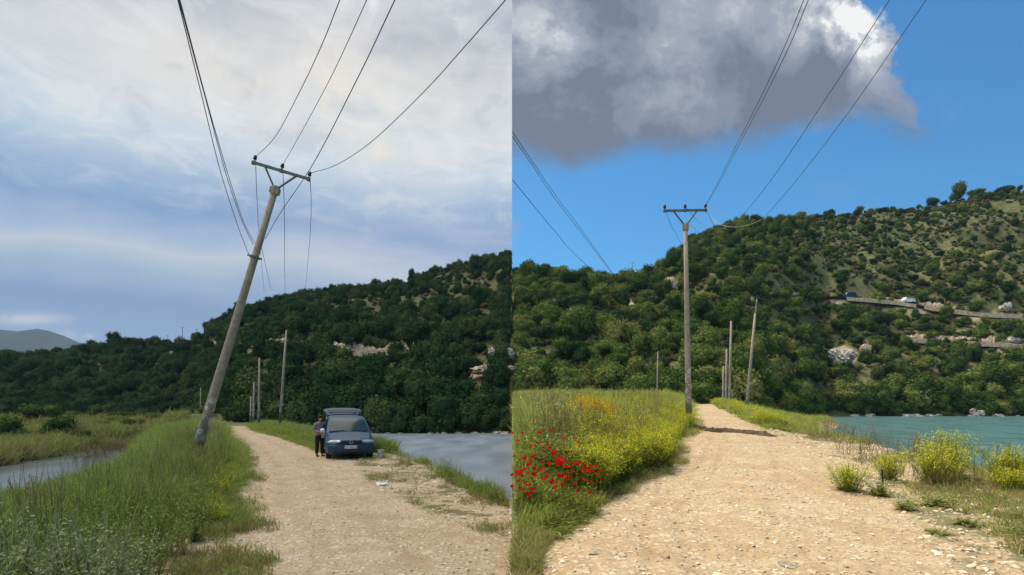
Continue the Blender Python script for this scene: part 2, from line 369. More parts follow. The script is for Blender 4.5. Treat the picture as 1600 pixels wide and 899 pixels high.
SH_R = [(2.5, 9.2), (7, 9.3), (10, 9.7), (14.5, 10.6), (17.5, 11.1), (24, 13.6), (31, 16.6), (40, 21), (50, 27), (70, 40), (100, 52), (150, 80)]
def zR(x, Y):
    x = np.asarray(x, float); Y = np.asarray(Y, float)
    h = interp(Y, H_R); h = h + .07 * fbm(x * .6, Y * .6, 13) * 2
    dl = interp(Y, XL_R) - x
    h = h + .55 * sstep(dl, .1, 2.2) + fbm(x * .5, Y * .5, 4) * .3 * sstep(dl, .5, 2.5)
    xr_ = interp(Y, XR_R); shr_ = interp(Y, SH_R)
    h = h - (h - .30) * .8 * sstep((x - xr_) / (shr_ - xr_), .05, 1.0) * sstep(Y, 19, 26)
    d = x - shr_ + fbm(x * .9, Y * .9, 19) * 1.3
    h = h + (-.7 - h) * sstep(d, -.4, 3.6)
    return h
ZF = {'L': zL, 'R': zR}

CREST_L = [(-600, 580), (-300, 574), (0, 570), (60, 564), (110, 559), (180, 546), (220, 546), (262, 550), (300, 545), (318, 535), (330, 521), (345, 509), (400, 489), (470, 474), (500, 470), (560, 461), (640, 447), (700, 431), (740, 421), (798, 407), (900, 389)]
CREST_R = [(700, 444), (800, 437), (850, 434), (900, 444), (960, 449), (1010, 444), (1030, 434), (1040, 416), (1052, 404), (1090, 384), (1120, 368), (1180, 357), (1250, 347), (1350, 337), (1420, 333), (1450, 329), (1500, 319), (1540, 311), (1600, 302), (1750, 289), (2100, 304)]
def HP(side, px):
    if side == 'L':
        y0 = interp(px, [(-600, 150), (0, 140), (200, 136), (290, 134), (340, 100), (380, 80), (450, 76), (590, 71), (900, 71)])
        yc = interp(px, [(-600, 235), (0, 235), (300, 235), (345, 250), (600, 265), (800, 280), (900, 285)])
        z0 = interp(px, [(-600, -1.7), (290, -2.1), (340, -1.5), (400, -.5), (560, -.6), (600, -1.35), (900, -1.35)]); cy = interp(px, CREST_L)
    else:
        y0 = interp(px, [(700, 78), (1000, 76), (1100, 74), (1180, 80), (1250, 112), (1290, 138), (2100, 138)])
        yc = interp(px, [(700, 225), (1000, 232), (1040, 245), (1100, 290), (1400, 325), (1600, 335), (2100, 345)])
        z0 = interp(px, [(700, .9), (1100, .9), (1250, .2), (1290, -.05), (2100, -.05)]); cy = interp(px, CREST_R)
    return y0, yc, z0, CZ + (HY - cy) / F * yc
def zhill(side, px, Y):
    px = np.asarray(px, float); Y = np.asarray(Y, float)
    y0, yc, z0, zc = HP(side, px)
    tt = (Y - y0) / (yc - y0); tc_ = np.clip(tt, 0, 1)
    x = (px - 800) / F * Y
    amp = (zc - z0) * .055 * np.sin(np.pi * tc_)
    z = z0 + (zc - z0) * (tc_ * .82 + .18 * sstep(tc_, 0, 1)) + amp * fbm(x * .035, Y * .035, 31 if side == 'L' else 37, 4) * 4
    z = z + 1.6 * sstep(tt, 0, .02) * (tt > 0)
    z = np.where(tt > 1, zc - (Y - yc) * .32, z)
    z = np.where(tt < 0, z0 - 1.2, z)
    return z
def hits(side, pts):
    out = []
    for px, py in pts:
        Y = np.linspace(60, 360, 3001); zz = zhill(side, np.full_like(Y, px), Y); ray = CZ + (HY - py) / F * Y
        y0 = HP(side, px)[0]; ok = (zz >= ray) & (Y > y0)
        i = int(np.argmax(ok)) if ok.any() else 1500
        out.append(Vector(((px - 800) / F * Y[i], Y[i], float(zz[i]))))
    return out

def grid_mesh(name, X, Y, Z, side, mat, attrs, select=None):
    h, w = X.shape; idx = np.arange(h * w).reshape(h, w)
    q = np.stack([idx[:-1, :-1], idx[:-1, 1:], idx[1:, 1:], idx[1:, :-1]], -1).reshape(-1, 4)
    if select is not None: q = q[select]
    used = np.unique(q); remap = -np.ones(h * w, int); remap[used] = np.arange(len(used)); q = remap[q]
    V = np.stack([X.ravel(), Y.ravel(), Z.ravel()], 1)[used]
    me = bpy.data.meshes.new(name); me.vertices.add(len(V)); me.vertices.foreach_set('co', V.ravel())
    me.loops.add(q.size); me.loops.foreach_set('vertex_index', q.ravel().astype(np.int32))
    me.polygons.add(len(q)); me.polygons.foreach_set('loop_start', np.arange(0, q.size, 4, dtype=np.int32))
    me.polygons.foreach_set('use_smooth', np.ones(len(q), bool)); me.update(calc_edges=True); me.validate()
    for k_, a in attrs.items():
        at = me.attributes.new(k_, 'FLOAT', 'POINT'); at.data.foreach_set('value', a.ravel()[used].astype(np.float32))
    me.materials.append(mat); o = bpy.data.objects.new(name, me); link(o, side); return o

def ground(side):
    if side == 'L': us = np.concatenate([np.linspace(-4200, -260, 70)[:-1], np.linspace(-260, 800, 320)])
    else: us = np.concatenate([np.linspace(800, 1860, 320), np.linspace(1860, 6000, 70)[1:]])
    ys = np.concatenate([np.geomspace(2.2, 60, 330), np.linspace(61, 150, 60)])
    U, Y = np.meshgrid(us, ys); X = (U - 800) / F * Y
    fn = ZF[side]; Z = fn(X, Y)
    xl = interp(Y, XL_L if side == 'L' else XL_R); xr = interp(Y, XR_L if side == 'L' else XR_R)
    ed = np.minimum(X - xl, xr - X) + fbm(X * 1.8, Y * 1.8, 41) * .7
    if side == 'R': Z = Z + .0
    end = 60
    road = sstep(ed, -.12, .12) * (Y < end)
    Z = Z + fbm(X * 7, Y * 5, 51, 3) * .045 * (Y < 30)
    tr = np.zeros_like(X)
    if side == 'R':
        for off in (0, .42, 1.75):
            tx = interp(Y, [(5.5, 1.35), (7, 1.65), (8.4, 2.1), (10.5, 3.3), (14, 4.8), (18, 6.4), (26, 9.5)]) + off
            tr = np.maximum(tr, np.exp(-((X - tx) / .075) ** 2) * (Y < 26) * (.5 + fbm(X * 2, Y * 2, 3) * 1.5).clip(0, 1))
        Z = Z - tr * .012
    gl = xl - X + fbm(X * 1.5, Y * 1.5, 61) * 1.0
    grass = sstep(gl, .1, .5)
    if side == 'L': grass = np.maximum(grass * (1 - .0), 0); grass = grass * np.where(Y < 9.5, sstep(gl, .9, 2.0), 1)
    grass = np.maximum(grass, sstep(Y, 60, 64)); beyond = sstep(X - xr, .0, .4) * (Y > 24)
    shx = interp(Y, SH_L if side == 'L' else SH_R)
    grass = np.maximum(grass, beyond * sstep(shx - X, -.5, .5) * sstep(Y, 24, 28) * .85)
    verge = (1 - sstep(ed, -.5, .15)) if side == 'R' else np.maximum(sstep(X - xr, -.2, .3), (1 - sstep(ed, -.3, .2)))
    mud = sstep(-Z, .9, 1.3) if side == 'L' else sstep(-Z, .1, .4)
    if side == 'L': mud = mud * (X > -36 - 0 * X) ; grass = np.where(X < interp(Y, EMB_L) - 22, 1.0, grass)
    at = dict(track=tr, grass=np.clip(grass, 0, 1), verge=np.clip(verge, 0, 1), mud=np.clip(mud, 0, 1))
    if side == 'R':     # earth bank under the seam between the two photographs
        pass
    if side == 'L':
        for fr in (.30, .62):
            tx = xl + (xr - xl) * fr + fbm(Y * .3, Y * 0 + fr * 9, 5) * .4; tr = np.maximum(tr, .55 * np.exp(-((X - tx) / .22) ** 2) * (Y < 55) * (.4 + .9 * vnoise(X * 1.5, Y * .8, 3)))
        at['track'] = tr
    rm = ((road[:-1, :-1] + road[1:, 1:]) / 2 > .5).ravel()
    a = grid_mesh('ground', X, Y, Z, side, M_gr[side], at, ~rm); tag(a, kind='structure')
    b = grid_mesh('dirt_road', X, Y, Z, side, M_gr[side], at, rm); tag(b, kind='structure')
    # the strip beside and behind the camera
    us2 = np.linspace(-14, 0, 30) if side == 'L' else np.linspace(0, 14, 30)
    X2, Y2 = np.meshgrid(us2, np.linspace(-14, 2.2, 34)); Z2 = fn(X2, np.full_like(Y2, 2.2)); zz = np.zeros_like(X2)
    c = grid_mesh('ground', X2, Y2, Z2 - .004, side, M_gr[side], dict(track=zz, grass=zz, verge=zz, mud=zz)); tag(c, kind='structure')
    # skirt of soil along the cut between the two grounds
    col = X[:, -1] if side == 'L' else X[:, 0]; zc = Z[:, -1] if side == 'L' else Z[:, 0]
    sx = -.001 if side == 'L' else .001
    Xs = np.stack([np.full(len(ys), sx)] * 2, 1); Ys = np.stack([ys, ys], 1); Zs = np.stack([zc, np.full(len(ys), -3.0)], 1)
    one = np.ones_like(Xs)
    if side == 'R': s_ = grid_mesh('ground', Xs, Ys, Zs, side, M_gr[side], dict(track=one * 0, grass=one * 0, verge=one * 0, mud=one)); tag(s_, kind='structure')
ground('L'); ground('R')
def flat(name, x0, x1, y0, y1, z, mat, side):
    o = mesh_obj(name, [(x0, y0, z), (x1, y0, z), (x1, y1, z), (x0, y1, z)], [(0, 1, 2, 3)], mat, None, side); tag(o, kind='structure'); return o
flat('ground', -4090, 1090, -590, 3530, -6, M_hill, 'L')
LAKE_L, POND, LAKE_R = -1.2, -2.28, .02
mesh = mesh_obj('lake', [(-1.5, 8, LAKE_L), (-.001, 8, LAKE_L), (-.001, 88, LAKE_L), (-41, 88, LAKE_L), (-28, 60, LAKE_L), (-10, 24, LAKE_L)], [(0, 1, 2, 3, 4, 5)], M_waterL, None, 'L'); tag(mesh, kind='structure')
flat('pond', -60, -10.5, 4, 70, POND, M_pond, 'L')
flat('lake', 8, 320, 4, 175, LAKE_R, M_waterR, 'R')

def bare_mask(side, U, Yg):
    G = {'L': [(333, 540, 9, 9), (283, 537, 14, 5), (268, 552, 10, 4), (430, 549, 60, 5), (540, 553, 70, 5), (765, 588, 40, 9), (600, 572, 20, 4)],
         'R': [(992, 441, 16, 6), (976, 473, 17, 7), (1046, 447, 14, 14), (945, 469, 4, 3), (1180, 462, 60, 3), (1340, 472, 55, 4), (1440, 484, 60, 5), (1560, 496, 55, 4), (1430, 533, 45, 3), (1570, 543, 40, 4), (1320, 556, 22, 14)]}[side]
    Z = zhill(side, U, Yg); PYg = HY - (Z - CZ) / Yg * F
    m = np.zeros_like(U)
    w = fbm(U * .06, PYg * .12, 77) * 1.6
    for cx, cy, rx, ry in G: m = np.maximum(m, 1.25 - ((U - cx) / rx) ** 2 - ((PYg - cy) / ry) ** 2 + w)
    return np.clip(m, 0, 1)
def hill(side):
    us = np.linspace(-600, 800, 360) if side == 'L' else np.linspace(800, 2100, 340)
    tt = np.linspace(-.10, 1.7, 190)
    U, T = np.meshgrid(us, tt); y0, yc, z0, zc = HP(side, U); Y = y0 + T * (yc - y0); X = (U - 800) / F * Y
    Z = zhill(side, U, Y) + fbm(X * .22, Y * .22, 88, 3) * .7 * sstep(T, 0, .05)
    o = grid_mesh('hill', X, Y, Z, side, M_hill, dict(bare=bare_mask(side, U, Y))); tag(o, kind='structure')
hill('L'); hill('R')
# distant mountain, left
def mountain():
    us = np.linspace(-280, 240, 90); ds = np.linspace(0, 1, 24); U, D = np.meshgrid(us, ds)
    cy = interp(U, [(-700, 560), (-400, 530), (-200, 518), (-60, 512), (0, 515), (28, 518), (58, 514), (75, 517), (100, 525), (140, 543), (240, 570)])
    Yc = 3000.0; Y = 2500 + D * 500; X = (U - 800) / F * Y
    zc = CZ + (HY - cy) / F * Yc; Z = -6 + (zc + 6) * D ** .9 + fbm(X * .006, Y * .006, 5) * 70 * np.sin(np.pi * D)
    o = grid_mesh('mountain', X, Y, Z, 'L', simple('mountain_scrub', (.06, .08, .06), .95, 0, .3, .004), {}); tag(o, kind='structure')
mountain()

# thin air between the camera and the far mountain
hz = bpy.data.materials.new('haze_air'); hz.use_nodes = True; hk = NT(hz.node_tree); hk.n.clear(); ho = hk.node('ShaderNodeOutputMaterial'); pv = hk.node('ShaderNodeVolumePrincipled')
pv.inputs['Color'].default_value = (.58, .76, 1.0, 1); pv.inputs['Density'].default_value = .00010; pv.inputs['Anisotropy'].default_value = .1; hk.l.new(pv.outputs[0], ho.inputs['Volume'])
mb = MB(); mb.box((-1500, 1470, 223), (5200, 4140, 464)); hb = mb.build('haze', hz, None, 'L'); tag(hb, kind='stuff')

# ------------------------------------------------------------------ tree, grass and stone prototypes
def ico(sub):
    bm = bmesh.new(); bmesh.ops.create_icosphere(bm, subdivisions=sub, radius=1)
    v = [q.co.copy() for q in bm.verts]; f = [tuple(x.index for x in q.verts) for q in bm.faces]; bm.free(); return v, f
ICO1, ICO2, ICO3 = ico(1), ico(2), ico(3)
def n3(q, s=0): return float(fbm(q.x * 1.7 + q.z * 2.3 + s, q.y * 1.9 - q.z * 1.3 + s * .7, 5, 3))
def crown_mesh(seed, leaves=1100, leaf=.085, mat=M_leaf):
    rd = random.Random(seed); mb = MB(); lumps = []
    for i in range(9):
        a = rd.random() * 6.28; r = rd.uniform(.25, .62) if i else 0; z = rd.uniform(.45, 1.15)
        lumps.append((Vector((r * math.cos(a), r * math.sin(a), z + .1)), rd.uniform(.34, .52)))
    for c, r in lumps:
        vs = [c + q * r * (.80 + n3(q * 1.5, seed) * .5) for q in ICO2[0]]; mb.raw(vs, ICO2[1])
    for i in range(leaves):
        c, r = rd.choice(lumps)
        d = Vector((rd.gauss(0, 1), rd.gauss(0, 1), rd.gauss(.25, 1))).normalized()
        p = c + d * r * rd.uniform(.80, 1.30) * (1 + n3(d * 1.5, seed) * .8)
        nn = (d + Vector((rd.gauss(0, .55), rd.gauss(0, .55), rd.gauss(.2, .5)))).normalized()
        a = nn.orthogonal().normalized(); a.rotate(Matrix.Rotation(rd.random() * 6.28, 3, nn)); b = nn.cross(a); s = leaf * rd.uniform(.5, 1.3)
        mb.face([p - a * s, p - b * s * .7 + nn * s * .2, p + a * s, p + b * s * .7])
    me = bpy.data.meshes.new('crown'); me.from_pydata([tuple(q) for q in mb.v], [], mb.f); me.materials.append(mat); me.update(); return me
def trunk_mesh(seed):
    rd = random.Random(seed); mb = MB()
    lean = Vector((rd.uniform(-.12, .12), rd.uniform(-.12, .12), 0))
    mb.tube([Vector((0, 0, -.35)), lean * .5 + Vector((0, 0, .25)), lean + Vector((0, 0, .75))], [.075, .055, .03], 7)
    for k in range(4):
        a = rd.random() * 6.28; mb.tube([lean * .5 + Vector((0, 0, .25 + .08 * k)), lean + Vector((.2 * math.cos(a), .2 * math.sin(a), .6 + .06 * k)), lean + Vector((.38 * math.cos(a), .38 * math.sin(a), .85 + .05 * k))], [.032, .022, .01], 5)
    me = bpy.data.meshes.new('trunk'); me.from_pydata([tuple(q) for q in mb.v], [], mb.f); me.materials.append(M_bark); me.update(); return me
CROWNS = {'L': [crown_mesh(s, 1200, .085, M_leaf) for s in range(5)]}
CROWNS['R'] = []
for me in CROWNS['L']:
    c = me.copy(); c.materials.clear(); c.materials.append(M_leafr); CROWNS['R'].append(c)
TRUNKS = [trunk_mesh(s) for s in range(5)]
M_scrub = leafmat('scrub_leaves', [(0, (.045, .065, .028)), (.4, (.10, .115, .045)), (.75, (.18, .17, .075)), (1, (.27, .22, .12))], .2, .75)
SCRUB = [crown_mesh(s + 30, 320, .15, M_scrub) for s in range(4)]

def library(name, meshes):
    """collection of source meshes that is not part of the scene; only instanced by the uncountable stuff"""
    c = bpy.data.collections.new(name)
    for i, me in enumerate(meshes):
        c.objects.link(bpy.data.objects.new('%s_%02d' % (name, i), me))
    return c
def join_meshes(name, ms):
    mb = MB(); mats = []
    for me in ms:
        mt = me.materials[0]
        if mt not in mats: mats.append(mt)
        mb.cur = mats.index(mt); mb.raw([q.co for q in me.vertices], [tuple(p.vertices) for p in me.polygons])
    out = bpy.data.meshes.new(name); out.from_pydata([tuple(q) for q in mb.v], [], mb.f)
    for m_ in mats: out.materials.append(m_)
    out.polygons.foreach_set('material_index', mb.m); out.update(); return out
def scatter(name, lib, pts, scales, rots, side, label=None, cat=None, mat=None):
    n = len(pts)
    me = bpy.data.meshes.new(name); me.vertices.add(n); me.vertices.foreach_set('co', np.asarray(pts, np.float32).ravel())
    a = me.attributes.new('sc', 'FLOAT_VECTOR', 'POINT'); a.data.foreach_set('vector', np.asarray(scales, np.float32).ravel())
    a = me.attributes.new('rt', 'FLOAT_VECTOR', 'POINT'); a.data.foreach_set('vector', np.asarray(rots, np.float32).ravel())
    nm = len(lib.objects)
    a = me.attributes.new('ix', 'INT', 'POINT'); a.data.foreach_set('value', rng.integers(0, nm, n).astype(np.int32))
    o = bpy.data.objects.new(name, me); link(o, side)
    ng = bpy.data.node_groups.new(name, 'GeometryNodeTree')
    ng.interface.new_socket('Geometry', in_out='INPUT', socket_type='NodeSocketGeometry'); ng.interface.new_socket('Geometry', in_out='OUTPUT', socket_type='NodeSocketGeometry')
    N = ng.nodes; Lk = ng.links; gi = N.new('NodeGroupInput'); go = N.new('NodeGroupOutput'); ip = N.new('GeometryNodeInstanceOnPoints')
    ci = N.new('GeometryNodeCollectionInfo'); ci.inputs[0].default_value = lib; ci.inputs['Separate Children'].default_value = True; ci.inputs['Reset Children'].default_value = True
    def na(nm_, ty):
        q = N.new('GeometryNodeInputNamedAttribute'); q.data_type = ty; q.inputs[0].default_value = nm_
        return [s for s in q.outputs if s.enabled][0] if False else q
    qs = na('sc', 'FLOAT_VECTOR'); qr = na('rt', 'FLOAT_VECTOR'); qi = na('ix', 'INT')
    er = N.new('FunctionNodeEulerToRotation'); Lk.new(qr.outputs['Attribute'], er.inputs[0]); Lk.new(er.outputs[0], ip.inputs['Rotation'])
    Lk.new(qs.outputs['Attribute'], ip.inputs['Scale']); Lk.new(qi.outputs['Attribute'], ip.inputs['Instance Index'])
    ip.inputs['Pick Instance'].default_value = True
    Lk.new(gi.outputs[0], ip.inputs['Points']); Lk.new(ci.outputs[0], ip.inputs['Instance']); Lk.new(ip.outputs[0], go.inputs[0])
    md = o.modifiers.new('scatter', 'NODES'); md.node_group = ng
    tag(o, label, cat, kind='stuff'); return o

def blades(seed, n, mat, h=(.5, 1), spread=.18, w=.008, bend=.35, droop=False):
    rd = random.Random(seed); mb = MB()
    for i in range(n):
        a = rd.random() * 6.28; r = spread * math.sqrt(rd.random()); b = Vector((r * math.cos(a), r * math.sin(a), -.03))
        H = rd.uniform(*h); ba = rd.random() * 6.28; bd = rd.uniform(.05, bend) * H; dv = Vector((math.cos(ba), math.sin(ba), 0)); sv = Vector((-dv.y, dv.x, 0)); sv.rotate(Matrix.Rotation(rd.uniform(-1, 1), 3, 'Z'))
        ww = w * rd.uniform(.6, 1.4)
        p0 = b; p1 = b + Vector((0, 0, H * .45)) + dv * bd * .25; p2 = b + Vector((0, 0, H * .8)) + dv * bd * .62; p3 = b + Vector((0, 0, H)) + dv * bd
        mb.raw([p0 - sv * ww, p0 + sv * ww, p1 - sv * ww * .9, p1 + sv * ww * .9, p2 - sv * ww * .6, p2 + sv * ww * .6, p3], [(0, 1, 3, 2), (2, 3, 5, 4), (4, 5, 6)])
    me = bpy.data.meshes.new('tuft'); me.from_pydata([tuple(q) for q in mb.v], [], mb.f); me.materials.append(mat); me.update(); return me
def herb(seed, stems=9, h=(.6, 1), spread=.22, leafm=M_must, flm=M_yel, leaf=.03, fl=.02, nleaf=14, nfl=9, top=.35, thick=.004, branch=3):
    """branching flowering weed: returns (stem and leaf mesh, flower mesh)"""
    rd = random.Random(seed); g = MB(); f = MB()
    def quad(mb, p, s):
        nn = Vector((rd.gauss(0, .6), rd.gauss(0, .6), 1)).normalized(); a = nn.orthogonal().normalized(); a.rotate(Matrix.Rotation(rd.random() * 6.28, 3, nn)); b = nn.cross(a); s *= rd.uniform(.6, 1.3)
        mb.face([p - a * s, p - b * s * .6, p + a * s, p + b * s * .6])
    for i in range(stems):
        a = rd.random() * 6.28; r = spread * rd.random(); H = rd.uniform(*h); b = Vector((r * .4 * math.cos(a), r * .4 * math.sin(a), -.03)); tp = Vector((r * 1.5 * math.cos(a), r * 1.5 * math.sin(a), H))
        mid = b.lerp(tp, .5) - Vector((0, 0, 0)) + Vector((rd.gauss(0, .02), rd.gauss(0, .02), .04)); g.tube([b, mid, tp], [thick, thick * .8, thick * .4], 3, False)
        tips = [tp]
        for k in range(branch):
            q = b.lerp(tp, rd.uniform(.45, .85)); e = q + Vector((rd.gauss(0, .09), rd.gauss(0, .09), rd.uniform(.08, .25))) * H; g.tube([q, e], [thick * .6, thick * .3], 3, False); tips.append(e)
        for k in range(nleaf):
            q = b.lerp(tp, rd.uniform(.05, .9)) + Vector((rd.gauss(0, .035), rd.gauss(0, .035), 0)); quad(g, q, leaf * (1.2 - q.z / H * .6))
        for k in range(nfl):
            e = rd.choice(tips); quad(f, e + Vector((rd.gauss(0, .02), rd.gauss(0, .02), -rd.random() * top * .3)), fl)
    def mk(mb, nm, mt):
        me = bpy.data.meshes.new(nm); me.from_pydata([tuple(q) for q in mb.v], [], mb.f); me.materials.append(mt); me.update(); return me
    return mk(g, 'stems', leafm), mk(f, 'flowers', flm)
def stone_mesh(seed, sub=ICO1, amp=.5, flat_=.6, mat=M_rockw):
    vs = [Vector((q.x, q.y * .8, q.z * flat_)) * (1 + n3(q * 1.3, seed * 3.7) * amp * 2) for q in sub[0]]
    me = bpy.data.meshes.new('stone'); me.from_pydata([tuple(q) for q in vs], [], sub[1]); me.materials.append(mat); me.update(); return me

def zrot(n, tilt=.08): return np.stack([rng.normal(0, tilt, n), rng.normal(0, tilt, n), rng.uniform(0, 6.283, n)], 1)
def sample(n, x0, x1, y0, y1, power=1.5):
    """more points near the camera"""
    q = rng.random(n); Y = (y0 ** (1 - power) + q * (y1 ** (1 - power) - y0 ** (1 - power))) ** (1 / (1 - power)) if power != 1 else y0 * (y1 / y0) ** q
    return Y

# ------------------------------------------------------------------ woods on the hills
def put(name, lib, side, x, Y, z, s, hs=None, tilt=.1, label=None, keep=None):
    hs = s if hs is None else hs
    if keep is not None: x, Y, z, s, hs = x[keep], Y[keep], z[keep], s[keep], hs[keep]
    return scatter(name, lib, np.stack([x, Y, z], 1), np.stack([s, s, hs], 1), zrot(len(x), tilt), side, label)
def tree_points(side):
    pts = []
    cell = 3.7 if side == 'L' else 4.2
    x0, x1 = (-260, 0) if side == 'L' else (0, 420)
    for yy in np.arange(60, 350, cell):
        for xx in np.arange(x0, x1, cell):
            x = xx + rng.uniform(-.5, .5) * cell * 1.1; y = yy + rng.uniform(-.5, .5) * cell * 1.1
            if side == 'L' and x > -.8 or side == 'R' and x < .8: continue
            px = 800 + x / y * F
            if px < -90 or px > 1690: continue
            y0, yc, z0, zc = [float(q) for q in HP(side, px)]
            tq = (y - y0) / (yc - y0)
            if tq < -.005 or tq > 1.06: continue
            z = float(zhill(side, px, y)); py = HY - (z - CZ) / y * F
            if float(bare_mask(side, np.array([[px]]), np.array([[y]]))[0, 0]) > .12: continue
            cov = fbm(x * .045, y * .045, 23, 3) * 2
            s = 1.5 + 2.3 * rng.random() ** 1.6; keep = 1.0
            if side == 'R':
                sparse = float(sstep(px, 1180, 1330) * sstep(tq, .30, .5)); keep = 1 - sparse * (.36 + .95 * float(cov)); s = s * (.93 - .27 * sparse)
            else:
                sparse = float(sstep(px, 430, 600) * sstep(tq, .25, .5)); keep = 1 - sparse * (.34 + .4 * float(cov)); s *= (.84 - .14 * sparse)
            if tq < .10: s *= rng.uniform(1.0, 1.35)
            if px < 1290 and side == 'R' and tq < .10: s *= .9
            if tq > .9 and ((side == 'R' and 1440 < px < 1515) or (side == 'L' and 622 < px < 660)): continue
            if rng.random() > keep: continue
            # keep the tall crowns out of the line in front of the pale road cuttings
            hp = s * 1.5 * F / y
            b2 = float(bare_mask(side, np.array([[px]]), np.array([[y + s * 1.2]]))[0, 0])
            if b2 > .35 and rng.random() < .75: s *= .55
            if abs(x) < 1.06 * s: s = max(.8, abs(x) / 1.06)
            if abs(x) < .85: continue
            pts.append((x, y, z - .15, s, s * rng.uniform(.65, 1.25), s / y, tq, px))
    for px in np.arange(-60, 800, 13) if side == 'L' else np.arange(812, 1660, 15):
        px = px + rng.uniform(-5, 5)
        for back in (.3, 4.0):
            y = float(HP(side, px)[0]) + back + rng.uniform(0, 1.5); x = (px - 800) / F * y; s = rng.uniform(1.6, 3.2)
            if abs(x) < 1.06 * s: continue
            pts.append((x, y, float(zhill(side, px, y)) - .9, s, s * rng.uniform(.8, 1.15), s / y, .0, px))
    sg = -1 if side == 'L' else 1
    y = float(HP(side, 800)[0]) + .5
    while y < float(HP(side, 800)[1]) + 4:      # smaller trees where the two hillsides meet
        s = rng.uniform(1.2, 2.3); x = sg * s * 1.04
        pts.append((x, y, float(zhill(side, 800 + x / y * F, y)) - .3, s, s * rng.uniform(.9, 1.2), s / y, .5, 800)); y += rng.uniform(1.2, 2.6)
    return pts
def plant_tree(p, side, label, group=None, name='tree', vi=None):
    x, y, z, s, h = p[:5]; i = vi if vi is not None else int(rng.integers(0, 5))
    r = empty(name, (x, y, z), side, rng.uniform(0, 6.28)); r.scale = (s, s * rng.uniform(.72, 1.1), h); tag(r, label, 'tree', group)
    for nm, me in (('crown', CROWNS[side][i]), ('trunk', TRUNKS[i])):
        o = bpy.data.objects.new(nm, me); link(o, side); o.parent = r
    return r
for side in 'LR':
    pts = tree_points(side)
    pts.sort(key=lambda q: -q[5] * (1.0 if -20 < q[7] < 1620 else .01))
    near, rest = pts[:135], pts[135:]
    lab = {'L': 'dark dull green bushy tree in the wood on the shaded hillside under the overcast sky',
           'R': 'bright green bushy tree in the wood on the sunlit hillside under the blue sky'}[side]
    grp = {'L': 'trees of the shaded wood', 'R': 'trees of the sunlit wood'}[side]
    for p in near: plant_tree(p, side, lab, grp)
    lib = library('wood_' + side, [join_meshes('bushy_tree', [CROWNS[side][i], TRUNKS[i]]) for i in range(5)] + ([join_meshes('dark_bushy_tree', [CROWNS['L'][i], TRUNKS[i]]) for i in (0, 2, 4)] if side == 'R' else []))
    a = np.array([q[:5] for q in rest])
    rot = zrot(len(a), .06)
    scatter('woodland', lib, a[:, :3], np.stack([a[:, 3], a[:, 3] * rng.uniform(.7, 1.1, len(a)), a[:, 4]], 1), rot, side)
def scrub(side, n):
    px = rng.uniform(-40, 790, n) if side == 'L' else rng.uniform(812, 1660, n); q = rng.random(n) ** .8
    y0, yc, z0, zc = HP(side, px); Y = y0 + (yc - y0) * (.12 + .9 * q); x = (px - 800) / F * Y; z = zhill(side, px, Y)
    k = (fbm(x * .08, Y * .08, 55) > -.12) & (np.abs(x) > 1.2)
    bmk = np.array([float(bare_mask(side, np.array([[a]]), np.array([[b]]))[0, 0]) for a, b in zip(px, Y)]) < .3; k &= bmk
    x, Y, z = x[k], Y[k], z[k]; s = .45 + .8 * rng.random(len(x)) ** 2
    put('scrub', library('scrub_' + side, SCRUB), side, x, Y, z - .1, s, s * .75, .1)
def ridge_tree(px, py, wpx, side, label, Yadd=0, hs=1.0, vi=None):
    yc = float(HP(side, px)[1]) + Yadd; z = float(zhill(side, px, yc)); s = wpx / 2 / F * yc * 1.0
    r = plant_tree(((px - 800) / F * yc, yc, z - .1, s, s * hs), side, label, vi=vi)
    for c in [o for o in (COL_L if side == 'L' else COL_R).objects if o.parent == r and o.name.startswith('crown')]: c.data = CROWNS['L'][vi]     # the evergreen kind, darker leaves
ridge_tree(1494, 300, 27, 'R', 'big round dark tree standing alone against the blue sky on the right ridge', -1, 1.35, 2)
ridge_tree(1457, 315, 19, 'R', 'small slanting tree just left of the big round tree on the sunny ridge', 0, .95, 1)
ridge_tree(1475, 318, 14, 'R', 'low reddish bush between two trees on the sunny ridge', -3, .6, 3)
ridge_tree(1527, 306, 28, 'R', 'wide low tree right of the big round tree on the sunny ridge', 0, .6, 0)
ridge_tree(1560, 300, 20, 'R', 'dark tree in the row at the upper right end of the sunny ridge', 0, .7, 4)
ridge_tree(1578, 295, 18, 'R', 'second dark tree from the right edge on the sunny ridge', 0, .8, 1)
ridge_tree(1592, 290, 12, 'R', 'last small tree on the sunny ridge at the right edge', 0, .9, 2)
ridge_tree(641, 432, 19, 'L', 'round tree standing clear against the grey sky on the shaded ridge', -1, 1.35, 2)
ridge_tree(615, 438, 13, 'L', 'small tree just left of the round tree on the shaded ridge', 0, .9, 1)
ridge_tree(665, 432, 18, 'L', 'wide low bush just right of the round tree on the shaded ridge', 0, .6, 3)
scrub('L', 4200); scrub('R', 11000)
# bushes on the meadow across the pond
BUSHES = []
def bush(px, Y, w, h, label, side='L', vi=0, name='bush', z=None):
    x = (px - 800) / F * Y; z = float(ZF[side](x, Y)) if z is None else z
    r = empty(name, (x, Y, z - .1), side, vi * 1.3); s = w / 2 / F * Y; r.scale = (s, s, s * h); tag(r, label, 'bush'); BUSHES.append(r)
    for nm, me in (('foliage', CROWNS['R'][vi]), ('stem', TRUNKS[vi])):
        o = bpy.data.objects.new(nm, me); link(o, side); o.parent = r
bush(96, 62, 62, .62, 'largest round bush on the meadow across the left pond', vi=1)
bush(22, 60, 60, .75, 'bush on the far meadow at the left edge of the photo', vi=2)
bush(60, 90, 60, .6, 'bush behind the largest round bush on the far meadow', vi=3)
bush(128, 60, 34, .6, 'small bush right of the largest round bush on the far meadow', vi=4)
bush(24, 44, 26, 1.0, 'dark bush on the pond bank at the left edge', vi=0)
